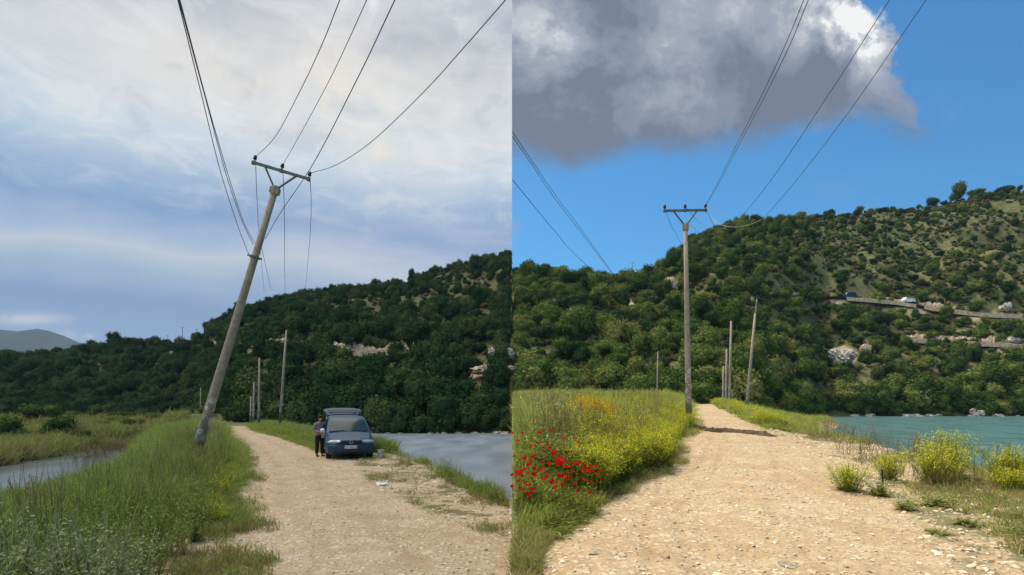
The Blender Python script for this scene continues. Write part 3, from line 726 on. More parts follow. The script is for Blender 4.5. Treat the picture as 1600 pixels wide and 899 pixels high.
for i in range(16):
    px_, Yb_ = [(12, 100), (44, 112), (88, 104), (120, 96), (150, 88), (172, 110), (225, 96), (246, 88), (322, 96), (160, 74), (186, 80), (140, 118), (232, 118), (206, 70), (74, 76), (108, 116)][i]
    bush(px_, Yb_, 22 + 13 * float(vnoise(i * 1.7, 2, 5)), .55, 'dark scrubby bush among those dotting the far meadow across the pond', vi=i % 5)
    BUSHES[-1]['group'] = 'bushes dotting the far meadow'
bush(200, 105, 60, .32, 'low hedge-like bush beyond the marsh, left of the distant white car', vi=2)
bush(340, 112, 40, .4, 'low bush right of the distant white car', vi=3)

# ------------------------------------------------------------------ grass and wild flowers
def strip_points(n, side, fx0, fx1, y0, y1, power=1.5, edge=.35, seed=0):
    Y = sample(n, 0, 0, y0, y1, power); a = fx0(Y); b = fx1(Y); x = a + (b - a) * rng.random(n)
    z = ZF[side](x, Y); return x, Y, z, a, b
lib_gL = library('grass_dull', [blades(s, 26, M_grassL, (.45, 1.0), .16, .006, .4) for s in range(5)])
lib_gR = library('grass_sunny', [blades(s + 9, 26, M_grassR, (.45, 1.0), .16, .006, .4) for s in range(5)])
lib_dL = library('grass_low', [blades(s + 20, 22, M_dryg if s % 2 else M_grassL, (.2, .6), .3, .008, .9) for s in range(4)])
lib_dR = library('grass_low_sunny', [blades(s + 20, 22, M_dryg if s % 2 else M_grassR, (.2, .6), .3, .008, .9) for s in range(4)])
eL = lambda Y: interp(Y, EMB_L); xlL = lambda Y: interp(Y, XL_L); xrL = lambda Y: interp(Y, XR_L); shL = lambda Y: interp(Y, SH_L)
xlR = lambda Y: interp(Y, XL_R); xrR = lambda Y: interp(Y, XR_R); shR = lambda Y: interp(Y, SH_R)
x, Y, z, a, b = strip_points(9000, 'L', lambda Y: eL(Y) - 1.5, lambda Y: xlL(Y) + .15, 3.6, 60, 1.35)
d = (b - x) + fbm(x * .9, Y * .9, 70) * 1.1
near_gap = sstep(9.8 - Y, 0, 2.0) * 1.5
d = d - near_gap
h = (.16 + .80 * sstep(d, .0, 2.0)) * (1 + fbm(x * .7, Y * .7, 71) * .7) * rng.uniform(.75, 1.15, len(x))
w = (1 + Y * .035)
h = h * (.58 + .42 * sstep(x - eL(Y), .0, 2.6)) * .95
put('tall_grass', lib_gL, 'L', x, Y, z, w, h, .12, keep=(d > .05) & (h > .08) & (x - eL(Y) > -.8))
x, Y, z, a, b = strip_points(2600, 'L', lambda Y: xlL(Y) - 1.6, lambda Y: xlL(Y) + .55, 3.6, 40, 1.5)
k = fbm(x * 1.5, Y * 1.5, 73) > .02
put('low_grass', lib_dL, 'L', x, Y, z, np.full(len(x), .5) + Y * .012, .22 + .15 * rng.random(len(x)), .3, keep=k)
x, Y, z, a, b = strip_points(1500, 'L', xrL, shL, 7, 28, 1.3)
k = fbm(x * 1.3, Y * 1.3, 74) > .10
put('low_grass', lib_dL, 'L', x, Y, z, np.full(len(x), .4) + Y * .01, .16 + .12 * rng.random(len(x)), .3, keep=k)
x, Y, z, a, b = strip_points(2600, 'L', lambda Y: xrL(Y) + .1, lambda Y: shL(Y) + .3, 25, 64, 1.2)
d = np.minimum(x - a, 3)
put('verge_grass', lib_gL, 'L', x, Y, z, 1.3 + Y * .03, (.25 + .5 * sstep(d, .1, 1.2)) * rng.uniform(.7, 1.2, len(x)), .12)
x, Y, z, a, b = strip_points(5200, 'L', lambda Y: -1.02 * Y - 4, lambda Y: interp(Y, [(30, -36.5), (41, -38.5), (51, -41.5), (59, -44), (62, -40), (75, -47), (140, -70)]), 34, 138, 1.4)
px_ = 800 + x / Y * F
put('meadow_grass', lib_gL, 'L', x, Y, z, 1.6 + Y * .03, (.35 + .3 * rng.random(len(x))) * (1 + Y * .004), .12, keep=(z > POND - .1) & ~((px_ > 258) & (px_ < 310) & (Y > 90)) & (rng.random(len(x)) < .55))
k = (z > POND - .1) & ~((px_ > 258) & (px_ < 310) & (Y > 90))
put('meadow_low_growth', lib_dL, 'L', x + .4, Y + .3, z, 1.8 + Y * .035, 1.1 + 1.4 * rng.random(len(x)), .2, keep=k & (fbm(x * .12, Y * .12, 98) > -.05))
x, Y, z, a, b = strip_points(380, 'L', lambda Y: shL(Y) - .4, lambda Y: shL(Y) + .4, 11.5, 34, 1.2)
put('shore_grass', lib_gL, 'L', x, Y, z, .7 + Y * .02, .16 + .42 * rng.random(len(x)) ** 2, .2, keep=(x < -.25) & (fbm(x * 1.2, Y * 1.2, 92) > .05))
# right
x, Y, z, a, b = strip_points(9500, 'R', lambda Y: np.full_like(Y, .16), lambda Y: xlR(Y) + .12, 6.9, 75, 1.3)
d = (b - x) + fbm(x * .9, Y * .9, 80) * .8
h = (.14 + .66 * sstep(d, .05, 1.6)) * (1 + fbm(x * .7, Y * .45, 81) * 1.3) * rng.uniform(.75, 1.15, len(x))
h = h * (.26 + .74 * sstep(Y, 8.2, 11.5)); h = h * (.35 + .65 * sstep(d, .1, .9)); d = np.where((Y < 8.0) & (rng.random(len(x)) < .45), -1, d)
put('tall_grass', lib_gR, 'R', x, Y, z, 1 + Y * .035, h, .12, keep=(d > .05) & (x > .16 + .16 * (1 + Y * .035)))
lib_nR = library('grass_narrow', [blades(s + 70, 12, M_grassR, (.45, 1.0), .05, .006, .08) for s in range(4)])
x, Y, z, a, b = strip_points(1500, 'R', lambda Y: np.full_like(Y, .08), lambda Y: np.minimum(.45 + Y * .01, np.maximum(xlR(Y) - .1, .09)), 7, 60, 1.3)
put('tall_grass', lib_nR, 'R', x, Y, z, 1 + 0 * x, (.26 + .74 * sstep(Y, 8.2, 11.5)) * (.5 + .45 * rng.random(len(x))), .04)
x, Y, z, a, b = strip_points(1500, 'R', lambda Y: np.maximum(xlR(Y) - .3, .12), lambda Y: xlR(Y) + .1 + .3 * sstep(Y, 7, 10), 5, 30, 1.6)
k = fbm(x * 1.7, Y * 1.7, 83) > .0
put('low_grass', lib_dR, 'R', x, Y, z, np.full(len(x), .45) + Y * .012, .2 + .15 * rng.random(len(x)), .3, keep=k)
x, Y, z, a, b = strip_points(3300, 'R', lambda Y: xrR(Y) - .2, lambda Y: shR(Y) + .5, 4.4, 25, 1.5)
k = (fbm(x * .8, Y * .8, 84, 3) + .30 * sstep(x - a, .5, 2.5) - .12 > .08)
put('low_grass', lib_dR, 'R', x, Y, z, np.full(len(x), .5) + Y * .012, (.14 + .20 * rng.random(len(x))), .3, keep=k)
x, Y, z, a, b = strip_points(2600, 'R', lambda Y: xrR(Y) + .2, lambda Y: shR(Y) + .4, 22, 75, 1.2)
put('verge_grass', lib_gR, 'R', x, Y, z, 1.2 + Y * .03, (.2 + .55 * rng.random(len(x)) ** 2) * sstep(Y, 20, 26), .2, keep=(Y > 23) & (fbm(x * .5, Y * .5, 90) > -.06 - .25 * sstep(Y, 35, 50)))

# straw-coloured seed stalks standing among the green
def stalks(seed, n=9):
    rd = random.Random(seed); mb = MB()
    for i in range(n):
        a = rd.random() * 6.28; r = .22 * rd.random(); b_ = Vector((r * math.cos(a), r * math.sin(a), 0)); H = rd.uniform(.75, 1.1); tp = b_ + Vector((rd.gauss(0, .10), rd.gauss(0, .10), H))
        mid = b_.lerp(tp, .55) + Vector((0, 0, .05)); mb.tube([b_, mid, tp], [.003, .0025, .0015], 3, False)
        for k in range(7):
            q = tp.lerp(mid, k * .07); d_ = Vector((rd.gauss(0, .018), rd.gauss(0, .018), .02)); sv = Vector((.006, .004, 0)); mb.face([q - sv, q + d_, q + sv, q - d_ * .3])
    me = bpy.data.meshes.new('stalks'); me.from_pydata([tuple(q) for q in mb.v], [], mb.f); me.materials.append(M_dryg); me.update(); return me
lib_sk = library('stalks', [stalks(s) for s in range(4)])
x, Y, z, a, b = strip_points(200, 'L', lambda Y: eL(Y) - .5, lambda Y: xlL(Y) - .4, 4, 40, 1.3)
put('dry_stalks', lib_sk, 'L', x, Y, z, 1 + Y * .03, .85 + .35 * rng.random(len(x)), .12, keep=(x - eL(Y) > 1.2) & (xlL(Y) - x > .5 + sstep(9.8 - Y, 0, 2) * 1.5))
x, Y, z, a, b = strip_points(230, 'R', lambda Y: np.full_like(Y, .55), lambda Y: xlR(Y) - .4, 10, 45, 1.3)
put('dry_stalks', lib_sk, 'R', x, Y, z, 1 + Y * .03, .75 + .35 * rng.random(len(x)), .12)
x, Y, z, a, b = strip_points(150, 'R', lambda Y: xrR(Y) + .6, lambda Y: shR(Y) + .4, 9, 50, 1.3)
put('dry_stalks', lib_sk, 'R', x, Y, z, 1 + Y * .03, .25 + .45 * rng.random(len(x)), .15, keep=fbm(x * .8, Y * .8, 95) > .0)
px_ = rng.uniform(110, 225, 420); Y = rng.uniform(36, 62, 420); x = (px_ - 800) / F * Y
put('reeds', lib_sk, 'L', x, Y, zL(x, Y), 1.6 + Y * .03, .9 + .9 * rng.random(420), .1, keep=(zL(x, Y) > POND - .5) & (fbm(x * .3, Y * .3, 97) > .10))
MUST = [herb(s, 11, (.55, 1), .24, M_must, M_yel, .028, .0125, 13, 22, branch=4) for s in range(4)]
lib_mw = None
lib_mu = library('mustard', [join_meshes('mustard', list(q)) for q in MUST])
ORG = herb(31, 10, (.7, 1), .2, M_must, M_org, .03, .022, 12, 12); lib_or = library('orange', [join_meshes('orange', list(ORG))])
GRN = [herb(40 + s, 8, (.6, 1), .2, M_grassL, M_grassL, .026, .012, 30, 3) for s in range(3)]; lib_gr = library('herbs', [join_meshes('herb', list(q)) for q in GRN])
DRK = [herb(50 + s, 8, (.6, 1), .2, M_grassR, M_white, .035, .012, 26, 3) for s in range(3)]; lib_dk = library('herbs_sunny', [join_meshes('herb', list(q)) for q in DRK])
x, Y, z, a, b = strip_points(2600, 'R', lambda Y: np.maximum(xlR(Y) - 3.4, .3), lambda Y: xlR(Y) - .05, 9.2, 27, 1.15)
k = (x > .6 + 0 * Y) & (800 + x / Y * F > 895) & (fbm(x * .6, Y * .6, 85) > -.2) & (rng.random(len(x)) < np.where(Y < 17, .85, .4))
put('yellow_wildflowers', lib_mu, 'R', x, Y, z, 1.0 + 0 * x, .62 + .3 * rng.random(len(x)), .1, 'mass of yellow mustard flowers at the left edge of the sunny road', keep=k)
x, Y, z, a, b = strip_points(420, 'R', lambda Y: np.full_like(Y, .45), lambda Y: xlR(Y) - .2, 9.3, 20, 1.3)
put('field_herbs', lib_dk, 'R', x, Y, z, 1.0 + 0 * x, .6 + .4 * rng.random(len(x)), .1, 'leafy weeds with tiny white flowers in the sunny field')
x, Y, z, a, b = strip_points(700, 'R', lambda Y: xrR(Y) + .3, lambda Y: xrR(Y) + 2.2, 24, 60, 1.2)
put('yellow_verge_flowers', lib_mu, 'R', x, Y, z, 1.2 + 0 * x, .45 + .3 * rng.random(len(x)), .1, 'yellow flowers on the far verge right of the sunny road', keep=fbm(x * .3, Y * .3, 86) > -.12)
o_x = rng.normal(2.0, .30, 34); o_Y = rng.normal(13.6, .25, 34); o_z = zR(o_x, o_Y)
put('orange_wildflowers', lib_or, 'R', o_x, o_Y, o_z, .9 + 0 * o_x, 1.0 + .22 * rng.random(34), .08, 'clump of orange yellow flowers topping the grass in the sunny field')
x, Y, z, a, b = strip_points(260, 'L', lambda Y: eL(Y) + 1.5, lambda Y: xlL(Y) - .5, 4, 30, 1.4)
put('field_herbs', lib_gr, 'L', x, Y, z, 1.0 + 0 * x, .6 + .4 * rng.random(len(x)), .1, 'leafy green weeds among the grass beside the dull road')
x, Y, z, a, b = strip_points(60, 'L', lambda Y: xlL(Y) - 1.1, lambda Y: xlL(Y) - .1, 9, 22, 1.2)
put('yellow_wildflowers', lib_mu, 'L', x, Y, z, .8 + 0 * x, .3 + .2 * rng.random(len(x)), .1, 'few small yellow flowers at the grassy edge of the dull road')
x, Y, z, a, b = strip_points(160, 'L', lambda Y: xrL(Y) + .3, lambda Y: xrL(Y) + 2.5, 32, 60, 1.2)
put('yellow_verge_flowers', lib_mu, 'L', x, Y, z, 1.3 + 0 * x, .4 + .25 * rng.random(len(x)), .1, 'yellowish weeds on the verge beyond the parked car')

def poppy(parts, label, loc, side, rz, ht, group=None):
    r = empty('poppy', loc, side, rz); tag(r, label, 'flower', group)
    for nm, me in parts:
        o = bpy.data.objects.new(nm, me); link(o, side); o.parent = r
        if nm == 'stem': o.scale = (1, 1, ht)
        else:
            k_ = rng.uniform(.45, .85); o.scale = (k_, k_, k_); o.location = (.03 * (1 - k_), .01 * (1 - k_), .96 * ht - .96 * k_)
def thing_from(parts, name, label, cat, loc, side, rz=0, scale=1, group=None, hs=None):
    r = empty(name, loc, side, rz); r.scale = (scale, scale, hs or scale); tag(r, label, cat, group)
    for nm, me in parts:
        o = bpy.data.objects.new(nm, me); link(o, side); o.parent = r
    return r
def remat(me, mat):
    c = me.copy(); c.materials.clear(); c.materials.append(mat); return c
# silvery weeds in the left foreground
SIL = [herb(60 + s, 6, (.7, 1), .24, M_silver, M_white, .034, .010, 30, 4, branch=3, thick=.010) for s in range(4)]
for i in range(20):
    Yb = rng.uniform(4.3, 6.2); px = rng.uniform(-30, 215); xx = (px - 800) / F * Yb
    hh = rng.uniform(.95, 1.3) * (1 - .35 * max(0, px - 90) / 130)
    thing_from([('stems', SIL[i % 4][0]), ('flowers', SIL[i % 4][1])], 'silvery_weed', 'tall silvery green weed in the left foreground grass', 'weed', (xx, Yb, float(zL(xx, Yb))), 'L', rng.uniform(0, 6), .95, 'silvery weeds in the left foreground', hh)
# thin weeds on the left lake shore
SHW = [herb(70 + s, 5, (.6, 1), .25, M_grassL, M_dryg, .028, .012, 22, 4) for s in range(3)]
for i, (px, py, hp) in enumerate([(600, 714, 24), (612, 716, 30), (628, 722, 20), (640, 724, 26), (676, 742, 36), (690, 746, 30), (700, 748, 44), (716, 752, 36), (738, 762, 30), (752, 768, 34), (766, 776, 26), (780, 783, 24), (790, 786, 28)]):
    Yb = 1.95 * F / (py - HY); xx = (px - 800) / F * Yb
    thing_from([('stems', SHW[i % 3][0]), ('flowers', SHW[i % 3][1])], 'shore_weed', 'thin upright weed on the stony shore of the grey lake', 'weed', (xx, Yb, float(zL(xx, Yb))), 'L', i, 1.0 + Yb * .02, 'thin weeds on the grey lake shore', hp / F * Yb * 1.05)
# flowering bushes on the sunny shore
BUS = [herb(80 + s, 110, (.5, 1), .40, M_must, M_yel, .026, .014, 15, 22, branch=4) for s in range(3)]
LOWP = [herb(90 + s, 44, (.5, 1), .42, M_grassR, M_white, .045, .016, 14, 6, branch=2) for s in range(2)]
for i, (xx, Yb, s, hs, nm, lab) in enumerate([
    (5.75, 9.5, .78, .50, BUS[0], 'compact yellow flowering bush at the right edge of the sunny road'),
    (6.05, 9.15, .55, .34, LOWP[0], 'green leafy plant just behind the dark stake on the sunny verge'),
    (7.75, 10.2, 1.0, .80, BUS[1], 'yellow flowering bush on the bank in front of the teal lake'),
    (8.3, 10.6, .9, 1.05, BUS[2], 'tallest wispy yellow weed standing against the teal lake'),
    (7.2, 10.6, .7, .55, BUS[2], 'small yellow bush at the left end of the shore bushes'),
    (9.2, 10.3, .95, .75, BUS[0], 'yellow weed between the tallest wispy one and the right edge'),
    (9.5, 10.0, .9, .78, BUS[1], 'dense yellow flowering bush at the right edge of the photo'),
    (8.6, 9.6, .8, .45, BUS[2], 'low yellow weed in front of the shore bushes at the right'),
    (6.35, 8.3, .75, .24, LOWP[1], 'low plant with white flowers on the stony verge'),
    (5.75, 8.15, .5, .20, LOWP[0], 'small white flowered plant left of the larger low one on the verge'),
    (6.0, 7.35, .5, .13, LOWP[0], 'flat green mat of leaves below the white flowered plant'),
    (5.35, 7.0, .42, .10, LOWP[1], 'flat plant nearest the wheel track on the sunny verge'),
    (6.9, 7.6, .45, .14, LOWP[1], 'flat green plant at the right of the stony verge'),
    (6.3, 6.9, .55, .10, LOWP[0], 'lowest flat weed patch toward the bottom right')]):
    thing_from([('stems', nm[0]), ('flowers', nm[1])], 'flowering_bush' if i < 8 and i != 1 else 'low_plant', lab, 'bush' if i < 8 and i != 1 else 'plant', (xx, Yb, float(zR(xx, Yb))), 'R', i * 1.1, s, None, hs)
# grey seed heads standing over the field
SEED = herb(99, 4, (.8, 1), .15, M_silver, M_silver, .03, .022, 12, 14)
for i, px in enumerate([812, 828, 842, 858, 872, 884, 897, 906]):
    Yb = 11.0 + (i % 3) * .5; xx = (px - 800) / F * Yb
    thing_from([('stems', SEED[0]), ('seed_heads', SEED[1])], 'grey_seed_weed', 'grey seed-headed weed poking above the grass at the top of the poppy field', 'weed', (xx, Yb, float(zR(xx, Yb))), 'R', i, .9, 'grey seed weeds over the sunny field', 1.12 + .12 * (i % 2))
# poppies
def poppy_meshes(seed):
    rd = random.Random(seed); g = MB(); g.tube([(0, 0, -.03), (.01, 0, .5), (.03, .01, .97)], [.004, .003, .0025], 4, False)
    for k in range(8):
        z = rd.uniform(.05, .55); a = rd.random() * 6.28; p = Vector((0, 0, z)); q = p + Vector((math.cos(a) * .09, math.sin(a) * .09, .05)); sv = Vector((-math.sin(a), math.cos(a), 0)) * .012
        g.face([p, p.lerp(q, .5) + sv, q, p.lerp(q, .5) - sv])
    f = MB(); c = Vector((.03, .01, .96)); tilt = Matrix.Rotation(rd.uniform(.3, 1.0), 3, Vector((1, rd.uniform(-.6, .6), 0)))
    for k in range(4):
        a0 = k * math.pi / 2 + rd.uniform(-.2, .2); rings = []
        for r, zz in ((.006, 0), (.028, .008), (.050, .020), (.060, .040)):
            row = []
            for j in range(6):
                aa = a0 + (j / 5 - .5) * 2.0; rr = r * (1 - .13 * abs(j / 2.5 - 1) ** 2); q = Vector((rr * math.cos(aa), rr * math.sin(aa), zz + rd.uniform(-.004, .004) + (.004 if k % 2 else 0))); row.append(c + tilt @ q)
            rings.append(row)
        vs = [q for r in rings for q in r]; f.raw(vs, [(i * 6 + j, i * 6 + j + 1, i * 6 + j + 7, i * 6 + j + 6) for i in range(3) for j in range(5)])
    e = MB(); e.lathe([(.008, 0), (.012, .008), (.010, .018), (.004, .022)], 8, Matrix.Translation(c) @ tilt.to_4x4())
    out = []
    for mb, nm, mt in ((g, 'stem', M_must), (f, 'petals', M_red), (e, 'seed_pod', M_blackseed)):
        me = bpy.data.meshes.new(nm); me.from_pydata([tuple(q) for q in mb.v], [], mb.f); me.materials.append(mt); me.update(); out.append((nm, me))
    return out
POP = [poppy_meshes(s) for s in range(9)]
heads = [(815, 675), (847, 674), (864, 671), (846, 699), (862, 708), (808, 688), (909, 722), (879, 718), (893, 720), (918, 737), (895, 736), (897, 754), (930, 741), (911, 733), (861, 710), (938, 733)]
dense = [(rng.normal(834, 40), rng.normal(728, 24)) for _ in range(84)]
dense += [(rng.uniform(806, 925), rng.uniform(690, 775)) for _ in range(12)]
dense = [q for q in dense if q[0] > 803]
heads += [(max(803, a_), b_) for a_, b_ in dense] + [(802, 741), (811, 763), (827, 757), (866, 762), (848, 748), (820, 791), (803, 760), (858, 744), (871, 743), (884, 752)]
for i, (px, py) in enumerate(heads):
    Yb = (8.9 if py < 715 else 7.8) + rng.uniform(0, .7)
    if py > 755: Yb = 7.6 + rng.uniform(0, .4)
    xx = max(.03, (px - 800) / F * Yb); zg = float(zR(xx, Yb)); ht = CZ + (HY - py) / F * Yb - zg
    if ht < .15: ht = .2
    poppy(POP[i % 9], 'red poppy in the cluster growing in the sunny grass', (xx, Yb, zg), 'R', rng.uniform(0, 6), ht, 'poppies in the sunny field')
for lab, px, py, side, Yb in (('single red poppy at the very edge of the sunny road', 940, 775, 'R', 9.0), ('red poppy head low in the grass at the bottom of the dull photo half', 174, 886, 'L', 6.3), ('second red poppy head low in the dull grass, right of its neighbour', 190, 887, 'L', 6.25)):
    xx = (px - 800) / F * Yb; zg = float(ZF[side](xx, Yb)); ht = max(.1, CZ + (HY - py) / F * Yb - zg)
    poppy(POP[i % 9], lab, (xx, Yb, zg), side, 1.0, ht)

# ------------------------------------------------------------------ stones
M_grav = leafmat('gravel_stone', [(0, (.44, .33, .21)), (.4, (.56, .44, .30)), (.8, (.68, .57, .41)), (1, (.80, .72, .56))], 0, 1.0)
STN = [stone_mesh(s, ICO2) for s in range(6)]
GRV = [stone_mesh(s, ICO2, mat=M_grav) for s in range(6)]
lib_st = library('stones', GRV)
for side, n in (('L', 6500), ('R', 9000)):
    xr_ = xrL if side == 'L' else xrR; xl_ = xlL if side == 'L' else xlR; sh_ = shL if side == 'L' else shR
    Y = sample(n, 0, 0, 4.5, 40, 1.7); a = xl_(Y) - .4; b = sh_(Y) + .8; x = a + (b - a) * rng.random(n)
    x = np.minimum(x, -.02) if side == 'L' else np.maximum(x, .02)
    pr = np.where((x - a < .9) | (x > xr_(Y) - .2), 1.0, .55); k = rng.random(n) < pr; x, Y = x[k], Y[k]
    s = (.007 + .024 * rng.random(len(x)) ** 3) * (1 + Y * .02); s = np.where(x > xr_(Y), s * 1.5, s)
    z = ZF[side](x, Y) + fbm(x * 7, Y * 5, 51, 3) * .045
    put('gravel', lib_st, side, x, Y, z + s * .1, s, s * .7, .3)
def stone(xx, Yb, s, side, label, group=None, mat=None, name='stone', flat_=.7, cat='stone', sub=STN, zoff=0, z=None):
    me = sub[int(rng.integers(0, len(sub)))]; 
    if mat: me = remat(me, mat)
    o = bpy.data.objects.new(name, me); link(o, side); o.location = (xx, Yb, (float(ZF[side](xx, Yb)) if z is None else z) + zoff); o.scale = (s, s * .8, s * flat_); o.rotation_euler = (0, 0, rng.uniform(0, 6)); tag(o, label, cat, group); return o
for i in range(26):
    Yb = rng.uniform(12.3, 25); xx = float(shL(Yb)) + rng.uniform(-.5, .7)
    if xx < -.1: stone(xx, Yb, rng.uniform(.07, .20), 'L', 'pale rough stone on the bank between the dull road and the grey lake', 'stones on the grey lake bank')
for i in range(30):
    Yb = rng.uniform(9.5, 22); xx = float(shR(Yb)) + rng.uniform(-.6, .6)
    stone(xx, Yb, rng.uniform(.06, .17), 'R', 'pale rough stone on the bank between the sunny road and the teal lake', 'stones on the teal lake bank')
stone(10.35, 14.2, .30, 'R', 'largest reddish stone on the bank at the edge of the teal lake', mat=M_rockw)
stone(.98, 6.22, .14, 'R', 'flat pale slab set in the sunny road in the foreground', flat_=.18)
stone(2.85, 5.75, .15, 'R', 'flat pale slab at the bottom of the sunny road', flat_=.16)
# far shore rocks
BIG = [stone_mesh(s + 20, ICO3, .75, .8, M_rock) for s in range(4)]
for i, (px, side) in enumerate([(1415, 'R'), (1428, 'R'), (1441, 'R'), (1452, 'R'), (1465, 'R'), (1518, 'R'), (1532, 'R'), (1561, 'R'), (1360, 'R'), (1335, 'R'), (1590, 'R'), (606, 'L'), (625, 'L'), (672, 'L'), (684, 'L'), (694, 'L'), (716, 'L'), (742, 'L'), (756, 'L'), (778, 'L'), (790, 'L')]):
    y0 = float(HP(side, px)[0]); Yb = y0 - .8; xx = (px - 800) / F * Yb; wz = LAKE_R if side == 'R' else LAKE_L
    stone(xx, Yb, rng.uniform(.6, 1.5) * (1 if side == 'R' else .5), side, 'pale rock at the waterline below the %s wood across the lake' % ('sunlit' if side == 'R' else 'shaded'), 'rocks on the far shore of the %s lake' % ('teal' if side == 'R' else 'grey'), name='shore_rock', cat='rock', sub=BIG, z=wz, flat_=.55)
# outcrops among the trees
OUT = []
def outcrop(px, py, w, h, side, label, mat=M_rock, seed=0, lift=0, k=7):
    p = hits(side, [(px, py + h * .4)])[0]; s = w / F * p.y; hh = h / F * p.y; rd = random.Random(seed); mb = MB()
    for i in range(k):
        c = Vector((rd.uniform(-.42, .42) * s, rd.uniform(-.1, .25) * s, rd.uniform(0, .45) * hh)); r = Vector((rd.uniform(.15, .30) * s, .2 * s, rd.uniform(.3, .55) * hh))
        vs = [Vector((q.x * r.x, q.y * r.y, q.z * r.z)) * (1 + n3(q * 2.2, seed + i) * 1.1) + c for q in ICO3[0]]; mb.raw(vs, ICO3[1])
    o = mb.build('rock_outcrop', mat, None, side); o.location = p + Vector((0, -1.2, lift)); tag(o, label, 'rock'); return o
outcrop(1316, 560, 38, 26, 'R', 'jagged grey white rock outcrop among the trees above the teal lake', seed=1, lift=1.0)
outcrop(1350, 548, 18, 14, 'R', 'small brown rock just right of the jagged grey outcrop', M_rockw, 2, 1)
outcrop(533, 608, 26, 18, 'L', 'grey rock outcrop among dark trees above and left of the parked car', seed=3, lift=.6)
outcrop(772, 584, 60, 14, 'L', 'band of pale stones on the cutting at the right end of the shaded hillside', M_rockw, 4, .8, 14)
outcrop(780, 556, 34, 20, 'L', 'grey boulder above the band of pale stones on the shaded hillside', seed=5, lift=.5)
outcrop(1046, 446, 22, 20, 'R', 'tan crumbling rock face at the foot of the steep ridge end', M_rockw, 6, .3)
outcrop(1585, 532, 26, 12, 'R', 'pale rocks by the lower road at the right edge', M_rock, 7, .3)
outcrop(1570, 480, 20, 12, 'R', 'white rocks beside the upper road near the right edge', M_rock, 8, .3)
outcrop(1452, 566, 18, 10, 'R', 'small pale rock low among the trees right of the jagged outcrop', M_rock, 9, .3)
outcrop(1570, 560, 14, 9, 'R', 'small pale rock under the lower road at the right', M_rockw, 10, .3)
outcrop(1530, 652, 26, 12, 'R', 'pale block of rock on the far waterline of the teal lake', M_rock, 11, .2)

# ------------------------------------------------------------------ roads on the hillside
M_hroad = simple('pale_gravel_road', (.25, .20, .14), .95, 0, .2, .5)
M_wall = rock_mat('pale_road_wall', (.32, .25, .16), (.60, .50, .36))
def hill_road(side, pts, lab, walls, w=4.0, cutlab=None):
    hp = hits(side, pts); n = 60; idx = np.linspace(0, len(hp) - 1, n)
    A = [hp[int(i)].lerp(hp[min(int(i) + 1, len(hp) - 1)], i - int(i)) for i in idx]
    mb = MB(); vs = []; fs = []
    for p in A:
        dn = Vector((p.x, p.y, 0)).normalized(); vs += [p - dn * w * .5 + Vector((0, 0, .75)), p + dn * w * .5 + Vector((0, 0, .75))]
    mb.raw(vs, [(2 * i, 2 * i + 2, 2 * i + 3, 2 * i + 1) for i in range(n - 1)])
    o = mb.build('mountain_road', M_hroad, None, side); tag(o, kind='structure')
    for k, (i0, i1, wl) in enumerate(walls):
        mb = MB(); rng_ = range(int(i0 * (n - 1)), int(i1 * (n - 1)) + 1); vs = []
        for i in rng_:
            p = A[i]; dn = Vector((p.x, p.y, 0)).normalized(); e = p - dn * w * .5; j = float(vnoise(i * .7, 3, 5)) * .35
            vs += [e + Vector((0, 0, -.5)) - dn * .25, e + Vector((0, 0, .78 + j)) - dn * .12, e + Vector((0, 0, .78 + j)) + dn * .3]
        m_ = len(rng_); fs = []
        for i in range(m_ - 1): fs += [(3 * i, 3 * i + 3, 3 * i + 4, 3 * i + 1), (3 * i + 1, 3 * i + 4, 3 * i + 5, 3 * i + 2)]
        mb.raw(vs, fs); q = mb.build('retaining_wall', M_wall, None, side); tag(q, wl, 'wall')
    # rough cut bank above the road, one ragged rock band
    mb = MB(); vs = []; m_ = 4 * n
    for i in range(m_):
        f_ = i / (m_ - 1) * (n - 1); k = min(int(f_), n - 2); p = A[k].lerp(A[k + 1], f_ - k); dn = Vector((p.x, p.y, 0)).normalized()
        hh = 1.1 + 2.2 * max(0, float(vnoise(i * .09, 7.5, 9)) - .35) + 1.0 * (float(vnoise(i * .55, 2.5, 4)) - .4)
        for j, (o_, z_) in enumerate(((.2, .85), (.5, .9 + hh * .55), (.9, .9 + hh), (1.9, .9 + hh * .8), (3.0, -.5))): vs.append(p + dn * (w * .5 + o_ + .5 * float(vnoise(i * .8, j * 3.1, 7))) + Vector((0, 0, z_)))
    mb.raw(vs, [(5 * i + j, 5 * i + 5 + j, 5 * i + 6 + j, 5 * i + 1 + j) for i in range(m_ - 1) for j in range(4)])
    q = mb.build('rocky_cutting', M_rockw, None, side); tag(q, cutlab, 'rock cutting')
    return A
AU = hill_road('R', [(1120, 462), (1160, 464), (1240, 467), (1290, 468), (1340, 471), (1400, 476), (1440, 482), (1480, 489), (1540, 495), (1625, 499)], '', [(.42, .66, 'pale retaining wall under the road below the white van'), (.68, .97, 'long pale retaining wall of the upper road right of the white van')], cutlab='ragged brown rock cutting above the upper road of the sunny hillside')
AL2 = hill_road('R', [(1385, 530), (1440, 535), (1500, 538), (1560, 541), (1625, 546)], '', [(.02, .30, 'short pale wall of the lower road behind the dark tree'), (.45, .98, 'pale wall of the lower road running to the right edge')], 3, 'broken reddish rocks above the lower road of the sunny hillside')
ALf = hill_road('L', [(345, 543), (400, 545), (480, 549), (540, 553), (600, 559), (660, 560), (720, 566)], '', [(.1, .8, 'dim stone wall of the road crossing the shaded hillside')], 3.5, 'ragged stony cutting above the road on the shaded hillside')

